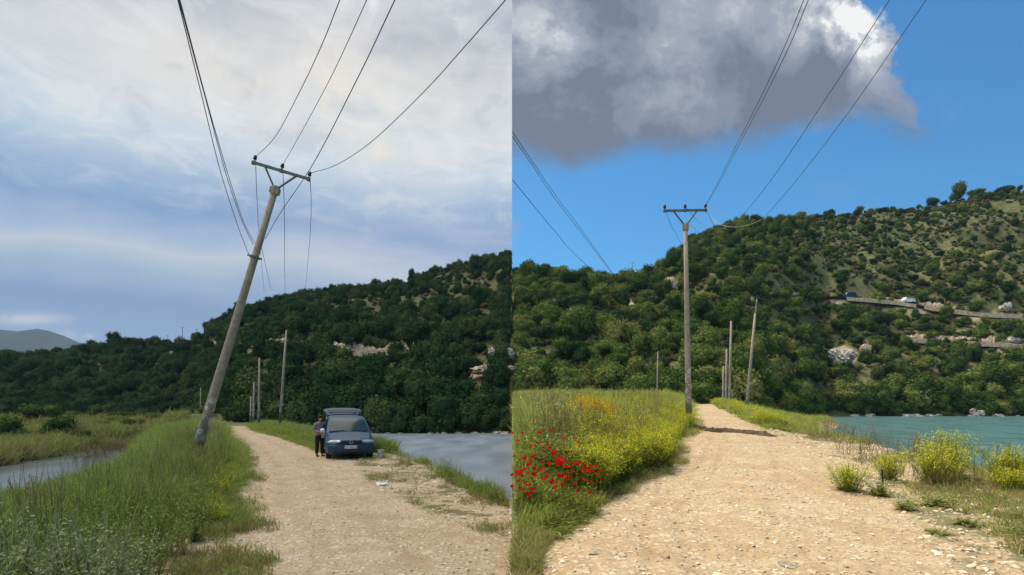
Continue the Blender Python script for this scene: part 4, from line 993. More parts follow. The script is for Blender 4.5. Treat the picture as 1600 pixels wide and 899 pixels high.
# ------------------------------------------------------------------ poles and wires
def place_axes(o, base, top, across=Vector((1, 0, 0))):
    zz = (top - base).normalized(); xx = (across - zz * across.dot(zz)).normalized(); yy = zz.cross(xx)
    M = Matrix((xx, yy, zz)).transposed().to_4x4(); M.translation = base; o.matrix_world = M; return M
def big_pole(base, top, r0, r1, label, side, arm=.98, armz=.56, across=Vector((1, 0, 0)), bracket=None):
    rt = bpy.data.objects.new('utility_pole', None); link(rt, side); tag(rt, label, 'utility pole'); M = place_axes(rt, base, top, across)
    H = (top - base).length
    mb = MB(); n = 14; mb.tube([(0, 0, -.6), (0, 0, H * .33), (0, 0, H * .66), (0, 0, H)], [r0, r0 * .67 + r1 * .33, r0 * .33 + r1 * .67, r1], 16); s = mb.build('shaft', M_pole, rt, side, True)
    mb = MB(); mb.lathe([(r1 * 1.02, H - .30), (r1 * 1.32, H - .28), (r1 * 1.32, H - .02), (r1 * 1.1, H + .02)], 10); mb.box((0, -.0, H - .15), (r1 * 3.1, r1 * 1.9, .20)); mb.build('pole_cap', M_pole, rt, side)
    mb = MB(); mb.box((0, 0, H + armz), (arm * 2, .07, .09))
    mb.box((-arm + .04, 0, H + armz - .01), (.09, .1, .12)); mb.box((arm - .04, 0, H + armz - .01), (.09, .1, .12)); mb.box((0, 0, H + armz), (.1, .1, .12)); mb.build('crossarm', M_steel, rt, side)
    for sg in (-1, 1):
        mb = MB(); mb.tube([(sg * r1 * .9, 0, H - .22), (sg * r1 * 1.2, 0, H + .02), (sg * arm * .54, 0, H + armz - .03)], .034, 6); mb.build('brace', M_steel, rt, side)
    tips = []
    for xx in (-arm + .05, 0, arm - .05):
        mb = MB(); q = Matrix.Translation((xx, 0, H + armz + .05))
        mb.lathe([(.012, -.02), (.014, .05), (.035, .055), (.062, .07), (.066, .10), (.045, .115), (.055, .13), (.060, .155), (.045, .185), (.03, .205), (.012, .21)], 14, q); mb.build('insulator', M_glaz, rt, side, True)
        tips.append(M @ Vector((xx, 0, H + armz + .2)))
    if bracket:
        mb = MB(); mb.lathe([(r0 * .85, bracket - .04), (r0 * .98, bracket - .03), (r0 * .98, bracket + .03), (r0 * .85, bracket + .04)], 14); mb.box((r0 * 1.1, -.02, bracket), (.12, .05, .05)); mb.box((-r0 * 1.1, -.02, bracket), (.12, .05, .05)); mb.build('wire_bracket', M_steel, rt, side)
    return rt, tips, M
YL, YR = 19.0, 23.7
bL = P(299, 0, YL); bL.z = -.08
poleL, tipL, ML = big_pole(bL, P(431.5, 292, YL), .178, .098, 'tall concrete pole leaning steeply over the dull roadside grass', 'L', 1.02, .57, Vector((1, 0, 0)), bracket=7.55)
bR = P(1076.5, 0, YR); bR.z = float(zR(bR.x, YR)) - .02
poleR, tipR, MR = big_pole(bR, P(1071, 350, YR), .138, .082, 'upright concrete pole beside the sunny road with a three-insulator crossarm', 'R', .92, .57)
def thin_pole(px, py0, py1, Y, side, label, px1=None, arm=0, r=.13, group=None, name='utility_pole', armtilt=0, mat=None, base=None):
    x = (px - 800) / F * Y; b = P(px, py0, Y) if base is None else base; tp = P(px1 if px1 is not None else px, py1, Y)
    rt = bpy.data.objects.new(name, None); link(rt, side); tag(rt, label, 'utility pole', group); place_axes(rt, b, tp); H = (tp - b).length
    mb = MB(); mb.tube([(0, 0, -1.5), (0, 0, H * .5), (0, 0, H)], [r, r * .85, r * .62], 10); mb.build('shaft', mat or M_pole, rt, side, True)
    if arm:
        mb = MB(); c = Vector((0, -.05, H + .03)); dv = Vector((arm, 0, armtilt)); mb.tube([c - dv, c + dv], .05, 6); mb.build('crossarm', M_rust, rt, side)
        for sg in (-1, 0, 1):
            mb = MB(); mb.lathe([(.02, 0), (.05, .05), (.05, .16), (.02, .2)], 8, Matrix.Translation(c + dv * sg * .95)); mb.build('insulator', M_glaz, rt, side)
    return rt
thin_pole(437.5, 662, 516, 50, 'L', 'leaning pole beyond the parked car, right of the three straight ones', 447.5)
thin_pole(404.5, 668, 559, 56, 'L', 'tallest of the three straight poles beside the far end of the dull road', 405.2)
thin_pole(395.5, 664, 598, 66, 'L', 'middle of the three straight poles at the far end of the dull road', 397)
thin_pole(391.5, 662, 620, 72, 'L', 'shortest of the three straight poles at the far end of the dull road', 392)
thin_pole(313.5, 650, 606, 100, 'L', 'small far pole seen just left of the leaning pole base')
thin_pole(1166, 645, 490, 46, 'R', 'dark leaning pole with a tilted crossarm right of the sunny road', 1180, 0, .14)
thin_pole(1174, 560, 466, 58, 'R', 'dark pole with a slanting crossarm behind the leaning pole', 1183, 1.6, .12, armtilt=-.25, mat=M_rust)
thin_pole(1139.5, 644, 502, 49, 'R', 'straight slim pole left of the leaning dark one on the sunny side', 1142.5)
thin_pole(1134, 640, 546, 58, 'R', 'slim pole just left of the straight one at the end of the sunny road', 1135.5)
thin_pole(1129.5, 636, 572, 64, 'R', 'shortest slim pole at the end of the sunny road', 1130.5)
thin_pole(1026, 640, 549, 60, 'R', 'thin pale pole rising from the field left of the main sunny pole', 1028, r=.09)
def sky_pole(px, py1, side, label, arm=.9, H=None, r=.14):
    yc = float(HP(side, px)[1]) + 2; z = float(zhill(side, px, yc)); b = Vector(((px - 800) / F * yc, yc, z - .5)); thin_pole(px, 0, py1, yc, side, label, px, arm, r, base=b, mat=M_rust)
sky_pole(988, 411, 'R', 'small pole with crossarm on the sunny skyline left of the main pole', 1.2)
sky_pole(1021, 415, 'R', 'dark pole close to the steep ridge end on the sunny skyline', .8, r=.22)
sky_pole(965, 428, 'R', 'smallest pole where the wires meet the sunny skyline', .5)
sky_pole(285, 512, 'L', 'taller of two small poles on the shaded skyline left of the leaning pole', .6)
sky_pole(307, 515, 'L', 'shorter small pole next to the steep ridge on the shaded skyline', .6)
sky_pole(262, 525, 'L', 'faint leftmost pole on the shaded skyline', .4, r=.1)
p = hits('L', [(646, 556)])[0]; thin_pole(646, 556, 535, p.y, 'L', 'short post by the road on the shaded hillside', r=.12)
for px, py, lab in ((1476, 489, 'taller brown post on the upper road right of the white van'), (1470, 489, 'shorter brown post on the upper road right of the white van')):
    p = hits('R', [(px, py)])[0]; thin_pole(px, py + 4, py - 22 if px > 1472 else py - 12, p.y, 'R', lab, r=.12, mat=M_rust)

def wire(pts, r, label, side, mat=None, group=None):
    """smooth hanging wire through 3D points"""
    P0 = [Vector(q) for q in pts]; out = []
    for i in range(len(P0) - 1):
        a = P0[max(i - 1, 0)]; b = P0[i]; c = P0[i + 1]; d_ = P0[min(i + 2, len(P0) - 1)]
        for k in range(10):
            q = k / 10; out.append(.5 * ((2 * b) + (c - a) * q + (2 * a - 5 * b + 4 * c - d_) * q * q + (3 * b - a - 3 * c + d_) * q ** 3))
    out.append(P0[-1]); mb = MB(); rr = [r(q) if callable(r) else r for q in out]
    mb.tube(out, rr, 6); o = mb.build('power_line', mat or M_wire, None, side, True); tag(o, label, 'wire', group); return o
def away(a, b, k=1.7):   # carry a wire on past the frame to the next pole behind the camera
    return b + (b - a) * k
def span(tip, path, r, label, side, mat=None):
    pts = [tip] + [P(*q) for q in path]; e = away(pts[-2], pts[-1], 1.5); e.z = max(e.z, 6.5); wire(pts + [e], r, label, side, mat)
rw = .0092
span(tipL[0], [(430, 214, 16.6), (470, 140, 13.6), (503, 70, 11.6), (531, 0, 10)], rw, 'wire from the left insulator of the leaning pole to the top of the photo', 'L')
span(tipL[1], [(472, 205, 16.4), (515, 125, 13.4), (546, 60, 11.6), (573, 0, 10)], rw * .9, 'wire from the middle insulator of the leaning pole to the top of the photo', 'L')
span(tipL[2], [(525, 258, 17.4), (580, 222, 15), (660, 146, 12), (727, 72, 10), (790, 0, 8.6)], rw, 'wire from the right insulator of the leaning pole to the upper right', 'L')
att = P(407, 376, YL - .2); attr_ = P(414, 374, YL - .2)
span(attr_, [(440, 330, 17.2), (490, 255, 14.4), (560, 120, 11.4), (617, 0, 9.6)], rw * 1.15, 'long wire rising from the bracket of the leaning pole behind its crossarm', 'L')
span(P(399, 381, YL - .2), [(382, 350, 17.5), (360, 285, 15), (325, 165, 11.6), (281, 0, 9.2)], rw, 'right wire of the bundle climbing left from the bracket of the leaning pole', 'L')
span(P(396, 383, YL - .2), [(378, 345, 17.5), (354, 275, 15), (320, 150, 11.6), (279.5, 0, 9.1)], rw, 'middle wire of the bundle climbing left from the bracket of the leaning pole', 'L')
span(P(393, 408, YL - .2), [(374, 360, 17.5), (345, 270, 15), (314, 145, 11.6), (278, 0, 9.0)], rw, 'left and lowest wire of the bundle climbing left from the leaning pole', 'L')
wire([tipL[0], P(402, 320, 26), P(406, 380, 36), P(413, 458, 60)], .011, 'thin wire dropping from the left insulator of the leaning pole to the hill', 'L')
wire([P(407, 380, YL), P(414, 410, 28), P(423, 452, 50)], .010, 'thin wire dropping from the bracket of the leaning pole to the hill', 'L')
wire([tipL[1], P(444.5, 340, 24), P(445, 430, 36), P(447.5, 516, 50)], .011, 'thin wire dropping from the middle insulator to the far leaning pole', 'L')
wire([tipL[2], P(486, 340, 27), P(481, 410, 42), P(477, 452, 60)], .011, 'thin wire dropping from the right insulator of the leaning pole to the hill', 'L')
# right
rr_ = .0072
span(tipR[2] , [(1122, 285, 19.5), (1150, 228, 16), (1185, 160, 13), (1225, 75, 10.6), (1256, 0, 9)], rr_, 'left wire of the close pair rising from the right insulator', 'R')
span(tipR[2] + Vector((.03, 0, .02)), [(1124, 286, 19.6), (1154, 228, 16), (1190, 160, 13), (1232, 75, 10.6), (1263, 0, 9)], rr_, 'right wire of the close pair rising from the right insulator', 'R')
span(tipR[1], [(1090, 345, 23.3), (1118, 358, 22), (1148, 348, 20.4), (1200, 288, 16.5), (1290, 155, 12), (1390, 0, 8.9)], rr_, 'dark wire rising from above the sunny ridge to the upper right, middle of the three', 'R')
wire([tipR[2], P(1113, 341, 22.8), P(1128, 352, 21.6), P(1150, 355, 20.4), P(1172, 351, 19.2), P(1190, 343, 18)], .007, 'pale slack wire looping right of the crossarm in front of the sunny ridge', 'R', M_wirey)
span(P(1190, 343, 18), [(1205, 328, 17), (1250, 275, 14.6), (1330, 170, 11.6), (1447, 0, 8.6)], rr_ * .9, 'rightmost wire rising across the blue sky', 'R')
sk = P(962, 434, 228)
far_r = lambda q: .0095 * max(1, q.y / 22) ** .8
wire([Vector((.01, 13.2, P(800, 206, 13.2).z)), P(830, 250, 17), P(875, 315, 26), P(925, 382, 60), sk], far_r, 'upper wire of the left group falling to the sunny skyline', 'R')
wire([Vector((.01, 13.0, P(800, 213, 13.0).z)), P(830, 256, 17), P(875, 321, 26), P(925, 386, 60), P(963, 436, 228)], far_r, 'second wire close beneath the uppermost of the left group', 'R')
wire([Vector((.01, 13.0, P(800, 281, 13.0).z)), P(830, 317, 18), P(870, 365, 32), P(905, 404, 70), P(938, 434, 225)], far_r, 'lowest wire of the left group falling to the sunny skyline', 'R')
wire([tipR[0], P(1048, 352, 26), P(1060, 372, 36), P(1072, 400, 60)], .009, 'thin wire sagging from the left insulator behind the upright pole', 'R')
wire([P(1076, 352, YR), P(1088, 360, 28), P(1100, 378, 50)], .008, 'thin wire sagging from the middle of the crossarm toward the hill', 'R')
wire([tipR[2], P(1112, 346, 27), P(1118, 356, 40)], .008, 'short thin wire hanging from the right insulator toward the hill', 'R')
wire([P(1135, 457, 58), P(1165, 459, 58), P(1180, 465, 58)], .03, 'brown cable ending at the slanting crossarm', 'R', M_rust)

# ------------------------------------------------------------------ vehicles
M_paint = simple('steel_blue_paint', (.022, .058, .105), .45, .1, .06, 2, .1, .22)
M_glass = simple('dark_window_glass', (.02, .04, .05), .12, 0, .1, 3, 0, .3)
M_glassw = simple('windscreen_glass', (.022, .045, .05), .16, 0, .25, 2, 0, .2)
M_trim = simple('black_plastic_trim', (.018, .022, .03), .6)
M_tyre = simple('tyre_rubber', (.02, .02, .02), .9)
M_rim = simple('alloy_rim', (.35, .36, .38), .35, .6)
M_lamp = simple('clear_headlamp', (.36, .40, .43), .2, .2, .3, 9, .2, .5)
M_chrome = simple('chrome', (.6, .62, .64), .2, .9, .05)
M_plate = simple('number_plate_white', (.66, .68, .68), .5, 0, .05)
M_blueband = simple('plate_blue', (.02, .05, .30), .5)
M_grey = simple('plate_characters', (.08, .08, .09), .6)
M_whitepaint = simple('white_paint', (.80, .81, .82), .35, 0, .05, 2, .3)
M_navy = simple('navy_paint', (.012, .018, .06), .3, 0, .1, 2, .5)
def wheel(rt, x, y, rad, side, w=.2):
    g = Matrix.Translation((x, y, rad)) @ Matrix.Rotation(R(90), 4, 'Y')
    mb = MB(); mb.lathe([(rad * .62, -w / 2), (rad * .93, -w / 2), (rad, -w * .36), (rad, w * .36), (rad * .93, w / 2), (rad * .62, w / 2)], 24, g); o = mb.build('wheel', M_tyre, rt, side, False)
    mb = MB(); mb.lathe([(rad * .60, -w * .42), (rad * .60, w * .42)], 20, g)
    for k in range(5):
        a = k * 2 * math.pi / 5
        for sg in (-1, 1): mb.box(g @ Vector((math.cos(a) * rad * .32, math.sin(a) * rad * .32, sg * w * .46)), (.02, rad * .5, .05), Matrix.Rotation(a, 3, 'X'))
    mb.build('rim', M_rim, o, side)
def loft(mb, rings, close=True):
    n = len(rings[0]); vs = [q for r in rings for q in r]
    fs = [(i * n + k, i * n + (k + 1) % n, (i + 1) * n + (k + 1) % n, (i + 1) * n + k) for i in range(len(rings) - 1) for k in range(n)]
    if close: fs += [tuple(range(n))[::-1], tuple((len(rings) - 1) * n + k for k in range(n))]
    mb.raw(vs, fs)
def minivan():
    rt = empty('minivan', (-6.22, 21.55, 0.0), 'L', math.atan2(8.0, 21.0)); rt.location.z = float(zL(-6.2, 22.5)) - .01
    tag(rt, 'steel blue minivan parked facing the camera beside the road, tailgate raised', 'car')
    # lower body: sections from nose to tail
    S = [(.00, .30, .66, .50, .70, .66, .60), (.04, .24, .74, .48, .80, .72, .66), (.22, .21, .83, .48, .89, .80, .76), (.55, .20, .87, .50, .905, .90, .80), (.95, .20, .885, .55, .91, 1.00, .83), (1.25, .20, .89, .58, .915, 1.05, .85), (2.4, .20, .89, .6, .92, 1.09, .865), (3.6, .20, .89, .6, .92, 1.11, .865), (4.4, .22, .87, .6, .90, 1.12, .84), (4.62, .30, .78, .6, .82, 1.08, .76)]
    rings = []
    for y, zb, wb, zm, wm, zt, wt in S:
        h = [(wb * .9, zb), (wb, zb + .06), (wm, zm), (wm * .995, zm + (zt - zm) * .55), (wt, zt - .03), (wt * .93, zt), (wt * .5, zt + .035), (0, zt + .045)]
        bow = lambda x: .10 * (abs(x) / .9) ** 2.4 * max(0, 1 - y / .9)
        ring = [Vector((x, y + bow(x), z)) for x, z in h] + [Vector((-x, y + bow(x), z)) for x, z in h[::-1][1:]]
        rings.append(ring)
    mb = MB(); loft(mb, rings)
    # greenhouse: stacked outlines
    LV = [(1.03, 1.06, 4.60, .865), (1.18, 1.26, 4.58, .835), (1.36, 1.52, 4.53, .79), (1.52, 1.78, 4.46, .735), (1.60, 1.95, 4.40, .695), (1.655, 2.12, 4.32, .62), (1.69, 2.45, 4.15, .45), (1.70, 2.8, 3.9, .2)]
    def outline(z, y0, y1, w, off=0):
        r = []
        for k in range(9):
            x = -w + 2 * w * k / 8; r.append(Vector((x, y0 + .17 * (abs(x) / w) ** 2.2 * (w / .8) - off, z)))
        for y in (y0 + .35, (y0 + y1) / 2, y1 - .25): r.append(Vector((w + .02 * math.sin(math.pi * (y - y0) / (y1 - y0)) + off, y, z)))
        for k in range(9):
            x = w - 2 * w * k / 8; r.append(Vector((x, y1 - .14 * (abs(x) / w) ** 2.2 + off, z)))
        for y in (y1 - .25, (y0 + y1) / 2, y0 + .35): r.append(Vector((-w - .02 * math.sin(math.pi * (y - y0) / (y1 - y0)) - off, y, z)))
        return r
    loft(mb, [outline(*l) for l in LV]); mb.build('body', M_paint, rt, 'L', False)
    # windscreen
    def lerp_lv(z):
        for a, b in zip(LV, LV[1:]):
            if a[0] <= z <= b[0]:
                q = (z - a[0]) / (b[0] - a[0]); return tuple(a[i] + (b[i] - a[i]) * q for i in range(1, 4))
    mb = MB(); rows = []
    for k in range(7):
        z = 1.075 + (1.585 - 1.075) * k / 6; y0, y1, w = lerp_lv(z); ww = w * .905
        rows.append([Vector((-ww + 2 * ww * j / 12, y0 + .17 * (abs(-ww + 2 * ww * j / 12) / w) ** 2.2 * (w / .8) - .014, z + .004)) for j in range(13)])
    vs = [q for r in rows for q in r]; mb.raw(vs, [(i * 13 + j, i * 13 + j + 1, i * 13 + j + 14, i * 13 + j + 13) for i in range(6) for j in range(12)]); mb.build('windscreen', M_glassw, rt, 'L', True)
    mb = MB(); mb.box((0, 1.10, 1.062), (1.52, .10, .02)); wp = mb.build('cowl', M_trim, rt, 'L')
    for sg in (-1, 1):
        mb = MB(); mb.tube([(sg * .62, 1.09, 1.085), (sg * .05, 1.17, 1.12)], .009, 5); mb.build('wiper', M_trim, rt, 'L')
    for sg in (-1, 1):
        for a, b in ((1.62, 2.55), (2.62, 3.5), (3.57, 4.3)):
            mb = MB(); q = []
            for z, sh in ((1.13, 0), (1.53, 1)):
                y0, y1, w = lerp_lv(z); aa = max(a, y0 + .30); bb = min(b, y1 - .2)
                q.append([Vector((sg * (w + .032), aa, z)), Vector((sg * (w + .032), bb, z))])
            mb.face([q[0][0], q[0][1], q[1][1], q[1][0]]); mb.build('side_window', M_glass, rt, 'L')
    # grille, lamps, bumper
    mb = MB(); mb.box((0, .018, .69), (.74, .06, .12)); gr = mb.build('grille', M_trim, rt, 'L')
    mb = MB()
    for z in (.655, .69, .725): mb.box((0, -.013, z), (.72, .014, .010))
    mb.build('grille_bars', M_paint, gr, 'L')
    mb = MB(); g = Matrix.Translation((0, -.035, .70)) @ Matrix.Rotation(R(90), 4, 'X')
    n = 20; vs = []
    for k in range(n):
        a = 2 * math.pi * k / n
        for r_ in (.062, .075): vs.append(g @ Vector((r_ * math.cos(a), r_ * math.sin(a), 0)))
    mb.raw(vs, [(2 * k, 2 * k + 1, (2 * k + 3) % (2 * n), (2 * k + 2) % (2 * n)) for k in range(n)])
    def stroke(pts, w=.006):
        mb.tube([g @ Vector((x, y, .002)) for x, y in pts], w, 4)
    stroke([(-.026, .056), (0, .004), (.026, .056)]); stroke([(-.056, .022), (-.026, -.054), (0, -.004), (.026, -.054), (.056, .022)]); mb.build('emblem', M_chrome, rt, 'L')
    for sg in (-1, 1):
        mb = MB(); rows = []
        for j in range(9):
            x = .42 + .44 * j / 8; top = .775 - .012 * j / 8 - .05 * max(0, (j - 6) / 2) ** 2; bot = .635 + .02 * (j / 8) + .04 * max(0, (2 - j) / 2) ** 2 * .6
            yb = .012 + .115 * (x / .9) ** 2.4 + .10 * (x / .9) ** 6
            rows.append([Vector((sg * x, yb - .015, bot)), Vector((sg * x, yb - .035, (bot + top) / 2)), Vector((sg * x, yb + .055, top)), Vector((sg * x, yb + .14, top - .01)), Vector((sg * x, yb + .14, bot + .02))])
        vs = [q for r in rows for q in r]; mb.raw(vs, [(i * 5 + j, i * 5 + (j + 1) % 5, (i + 1) * 5 + (j + 1) % 5, (i + 1) * 5 + j) for i in range(8) for j in range(5)] + [(0, 1, 2, 3, 4), (40, 41, 42, 43, 44)]); hl = mb.build('headlight', M_lamp, rt, 'L', False)
        mb = MB(); mb.lathe([(.05, 0), (.045, .02), (.02, .024)], 12, Matrix.Translation((sg * .58, .045, .70)) @ Matrix.Rotation(R(90), 4, 'X')); mb.build('lamp_bowl', M_chrome, hl, 'L')
    mb = MB(); rows = []
    for j in range(21):
        x = -.86 + 1.72 * j / 20; yb = .10 * (abs(x) / .9) ** 2.4 + .16 * (abs(x) / .9) ** 8 - .045
        rows.append([Vector((x, yb + .03, .30)), Vector((x, yb - .02, .36)), Vector((x, yb - .03, .55)), Vector((x, yb, .60)), Vector((x, yb + .10, .60)), Vector((x, yb + .12, .30))])
    vs = [q for r in rows for q in r]; mb.raw(vs, [(i * 6 + j, i * 6 + (j + 1) % 6, (i + 1) * 6 + (j + 1) % 6, (i + 1) * 6 + j) for i in range(20) for j in range(6)] + [(0, 1, 2, 3, 4, 5), (120, 121, 122, 123, 124, 125)]); bp = mb.build('bumper', M_paint, rt, 'L')
    mb = MB(); mb.box((0, -.078, .375), (.80, .012, .10)); mb.build('air_intake', M_trim, bp, 'L')
    mb = MB(); mb.box((0, -.062, .605), (1.1, .02, .022)); mb.build('bumper_strip', M_trim, bp, 'L')
    for sg in (-1, 1):
        mb = MB(); mb.lathe([(.05, 0), (.05, .03), (.03, .035)], 12, Matrix.Translation((sg * .60, -.03, .385)) @ Matrix.Rotation(R(90), 4, 'X')); mb.build('fog_lamp', M_trim, bp, 'L')
    mb = MB(); mb.box((-.02, -.094, .505), (.53, .012, .115)); pl = mb.build('number_plate', M_plate, rt, 'L')
    mb = MB(); mb.box((-.265, -.103, .505), (.04, .006, .11)); mb.box((.225, -.103, .505), (.04, .006, .11)); mb.build('plate_band', M_blueband, pl, 'L')
    mb = MB()
    for k, x in enumerate((-.20, -.145, -.05, 0, .05, .125, .175)):
        mb.box((x - .012, -.102, .505), (.010, .004, .07)); mb.box((x + .012, -.102, .505), (.010, .004, .07 if k % 2 else .05)); mb.box((x, -.102, .535), (.03, .004, .010))
        if k % 2 == 0: mb.box((x, -.102, .478), (.03, .004, .010))
    mb.build('plate_marks', M_grey, pl, 'L')
    for sg, mt, lb in ((-1, M_whitepaint, 'mirror coloured white for its bright reflection'), (1, M_trim, 'dark mirror')):  # white on one mirror is a painted reflection, standing in for caught light
        mb = MB(); rr = []
        for k, (yy, f) in enumerate(((1.30, .5), (1.33, 1), (1.42, 1.0), (1.50, .72))):
            rr.append([Vector((sg * (1.01 + .095 * f * math.cos(a)), yy, 1.12 + .07 * f * math.sin(a))) for a in [2 * math.pi * j / 12 for j in range(12)]])
        loft(mb, rr); o = mb.build('wing_mirror', mt, rt, 'L', False); o['label'] = lb
        mb = MB(); mb.tube([(sg * .86, 1.42, 1.09), (sg * .95, 1.41, 1.11)], .03, 6); mb.build('mirror_arm', M_trim, o, 'L')
    for x in (-.79, .79):
        for y in (.92, 3.80): wheel(rt, x, y, .33, 'L', .215)
    # raised tailgate, hinged at the rear edge of the roof
    hinge = Vector((0, 4.28, 1.69)); an = R(17); M = Matrix.Translation(hinge) @ Matrix.Rotation(an, 4, 'X')
    L_ = .95; rings = []
    for q, w in ((0, .60), (.10, .68), (.45, .76), (.62, .83), (L_ - .12, .84), (L_, .76)):
        top = .05 + .02 * math.sin(math.pi * q / L_); r_ = []
        for k in range(9): x = -w + 2 * w * k / 8; r_.append(M @ Vector((x, q, top - .05 * (abs(x) / w) ** 4)))
        for k in range(9): x = w - 2 * w * k / 8; r_.append(M @ Vector((x, q, -.02 - .04 * (abs(x) / w) ** 4)))
        rings.append(r_)
    mb = MB(); loft(mb, rings); tg = mb.build('tailgate', M_paint, rt, 'L')
    mb = MB(); mb.raw([M @ Vector(q) for q in ((-.60, .14, .072), (.60, .14, .072), (.68, .56, .082), (-.68, .56, .082))], [(0, 1, 2, 3)]); mb.build('rear_window', M_trim, tg, 'L')
    for sg in (-1, 1):
        mb = MB(); mb.tube([Vector((sg * .72, 4.42, 1.30)), M @ Vector((sg * .70, .50, -.03))], .016, 6); mb.build('gas_strut', M_chrome, tg, 'L')
    return rt
minivan()

def distant_car(loc, rz, side, prof, w, win, label, cat, name, body, zwheel=.32, wheels=(.9, 3.5)):
    """side profile extruded with tumblehome; x along the car"""
    rt = empty(name, loc, side, rz); tag(rt, label, cat)
    mb = MB(); ztop = max(q[1] for q in prof); rings = []
    for s_ in (-1, -.88, .88, 1):
        rings.append([Vector((x + (.03 if abs(s_) == 1 else 0) * (1 if x < 2 else -1), s_ * w / 2 * (1 - .16 * max(0, z - .95) / (ztop - .9) if z > .95 else 1), z - (.03 if abs(s_) == 1 else 0) * (z > .6))) for x, z in prof])
    loft(mb, rings); mb.build('body', body, rt, side)
    for sg in (-1, 1):
        for a, b in win:
            mb = MB(); z0, z1 = ztop - .50, ztop - .13; f = lambda z: sg * (w / 2 * (1 - .16 * max(0, z - .95) / (ztop - .9)) + .012)
            mb.face([(a[0], f(z0), z0), (b[0], f(z0), z0), (b[1], f(z1), z1), (a[1], f(z1), z1)]); mb.build('side_window', M_glass, rt, side)
    for x in wheels:
        for sg in (-1, 1):
            g = Matrix.Translation((x, sg * (w / 2 - .08), zwheel)) @ Matrix.Rotation(R(90), 4, 'X'); mb = MB(); mb.lathe([(zwheel, -.11), (zwheel, .11)], 18, g); o = mb.build('wheel', M_tyre, rt, side)
            mb = MB(); mb.lathe([(zwheel * .55, -.13), (zwheel * .55, .13)], 14, g); mb.build('rim', M_rim, o, side)
    return rt
car_prof = [(0, .3), (0, .62), (.12, .78), (1.0, .92), (1.75, 1.38), (2.1, 1.46), (3.3, 1.46), (4.0, 1.02), (4.25, .95), (4.3, .4), (4.2, .25), (.2, .22)]
c = P(273, 667, 118); c.z = float(zL(c.x, c.y)) + .25; distant_car((c.x, c.y, c.z), .25, 'L', car_prof, 1.75, [((1.35, 1.85), (2.35, 2.35)), ((2.45, 2.45), (3.65, 3.2))], 'small white car on the distant flat road left of the leaning pole', 'car', 'white_car', M_whitepaint)
van_prof = [(0, .3), (0, .9), (.15, 1.05), (.9, 1.25), (1.45, 1.95), (1.7, 2.05), (4.9, 2.05), (5.0, 1.9), (5.0, .4), (4.9, .28), (.2, .26)]
def on_road(A, px): return min(A, key=lambda q: abs(800 + q.x / q.y * F - px)) + Vector((0, 0, .77))
q = on_road(AU, 1410); distant_car(q - Vector((.0, .2, 0)), 0.12, 'R', van_prof, 1.95, [((1.15, 1.6), (2.2, 2.2)), ((2.35, 2.35), (3.4, 3.4)), ((3.55, 3.55), (4.7, 4.7))], 'white van driving along the upper road of the sunny hillside', 'van', 'white_van', M_whitepaint, wheels=(1.0, 4.0))
q = on_road(AU, 1314); distant_car(q - Vector((.0, .2, 0)), 0.08, 'R', van_prof, 1.95, [((1.15, 1.6), (2.2, 2.2)), ((2.35, 2.35), (3.4, 3.4)), ((3.55, 3.55), (4.7, 4.7))], 'dark navy van on the upper road of the sunny hillside, left of the white one', 'van', 'dark_van', M_navy, wheels=(1.0, 4.0))

# ------------------------------------------------------------------ person
M_skin = simple('skin', (.36, .20, .13), .6, 0, .1); M_hair = simple('grey_brown_hair', (.05, .04, .035), .8)
M_shirt = simple('mauve_grey_shirt', (.20, .19, .23), .9, 0, .2, 5); M_trou = simple('black_trousers', (.012, .012, .014), .9); M_shoe = simple('dark_shoes', (.03, .025, .02), .7); M_cloth = simple('pale_cloth', (.42, .40, .35), .95, 0, .2, 9)
def skin_obj(name, verts, edges, radii, mat, parent, root=0, sub=2):
    me = bpy.data.meshes.new(name); me.from_pydata([tuple(v) for v in verts], edges, []); o = bpy.data.objects.new(name, me); link(o, 'L')
    if parent: o.parent = parent
    md = o.modifiers.new('skin', 'SKIN'); md.use_smooth_shade = True
    for i, r in enumerate(radii):
        rr = r if isinstance(r, tuple) else (r, r); me.skin_vertices[0].data[i].radius = rr; me.skin_vertices[0].data[i].use_root = (i == root)
    s = o.modifiers.new('sub', 'SUBSURF'); s.levels = sub; s.render_levels = sub; me.materials.append(mat); return o
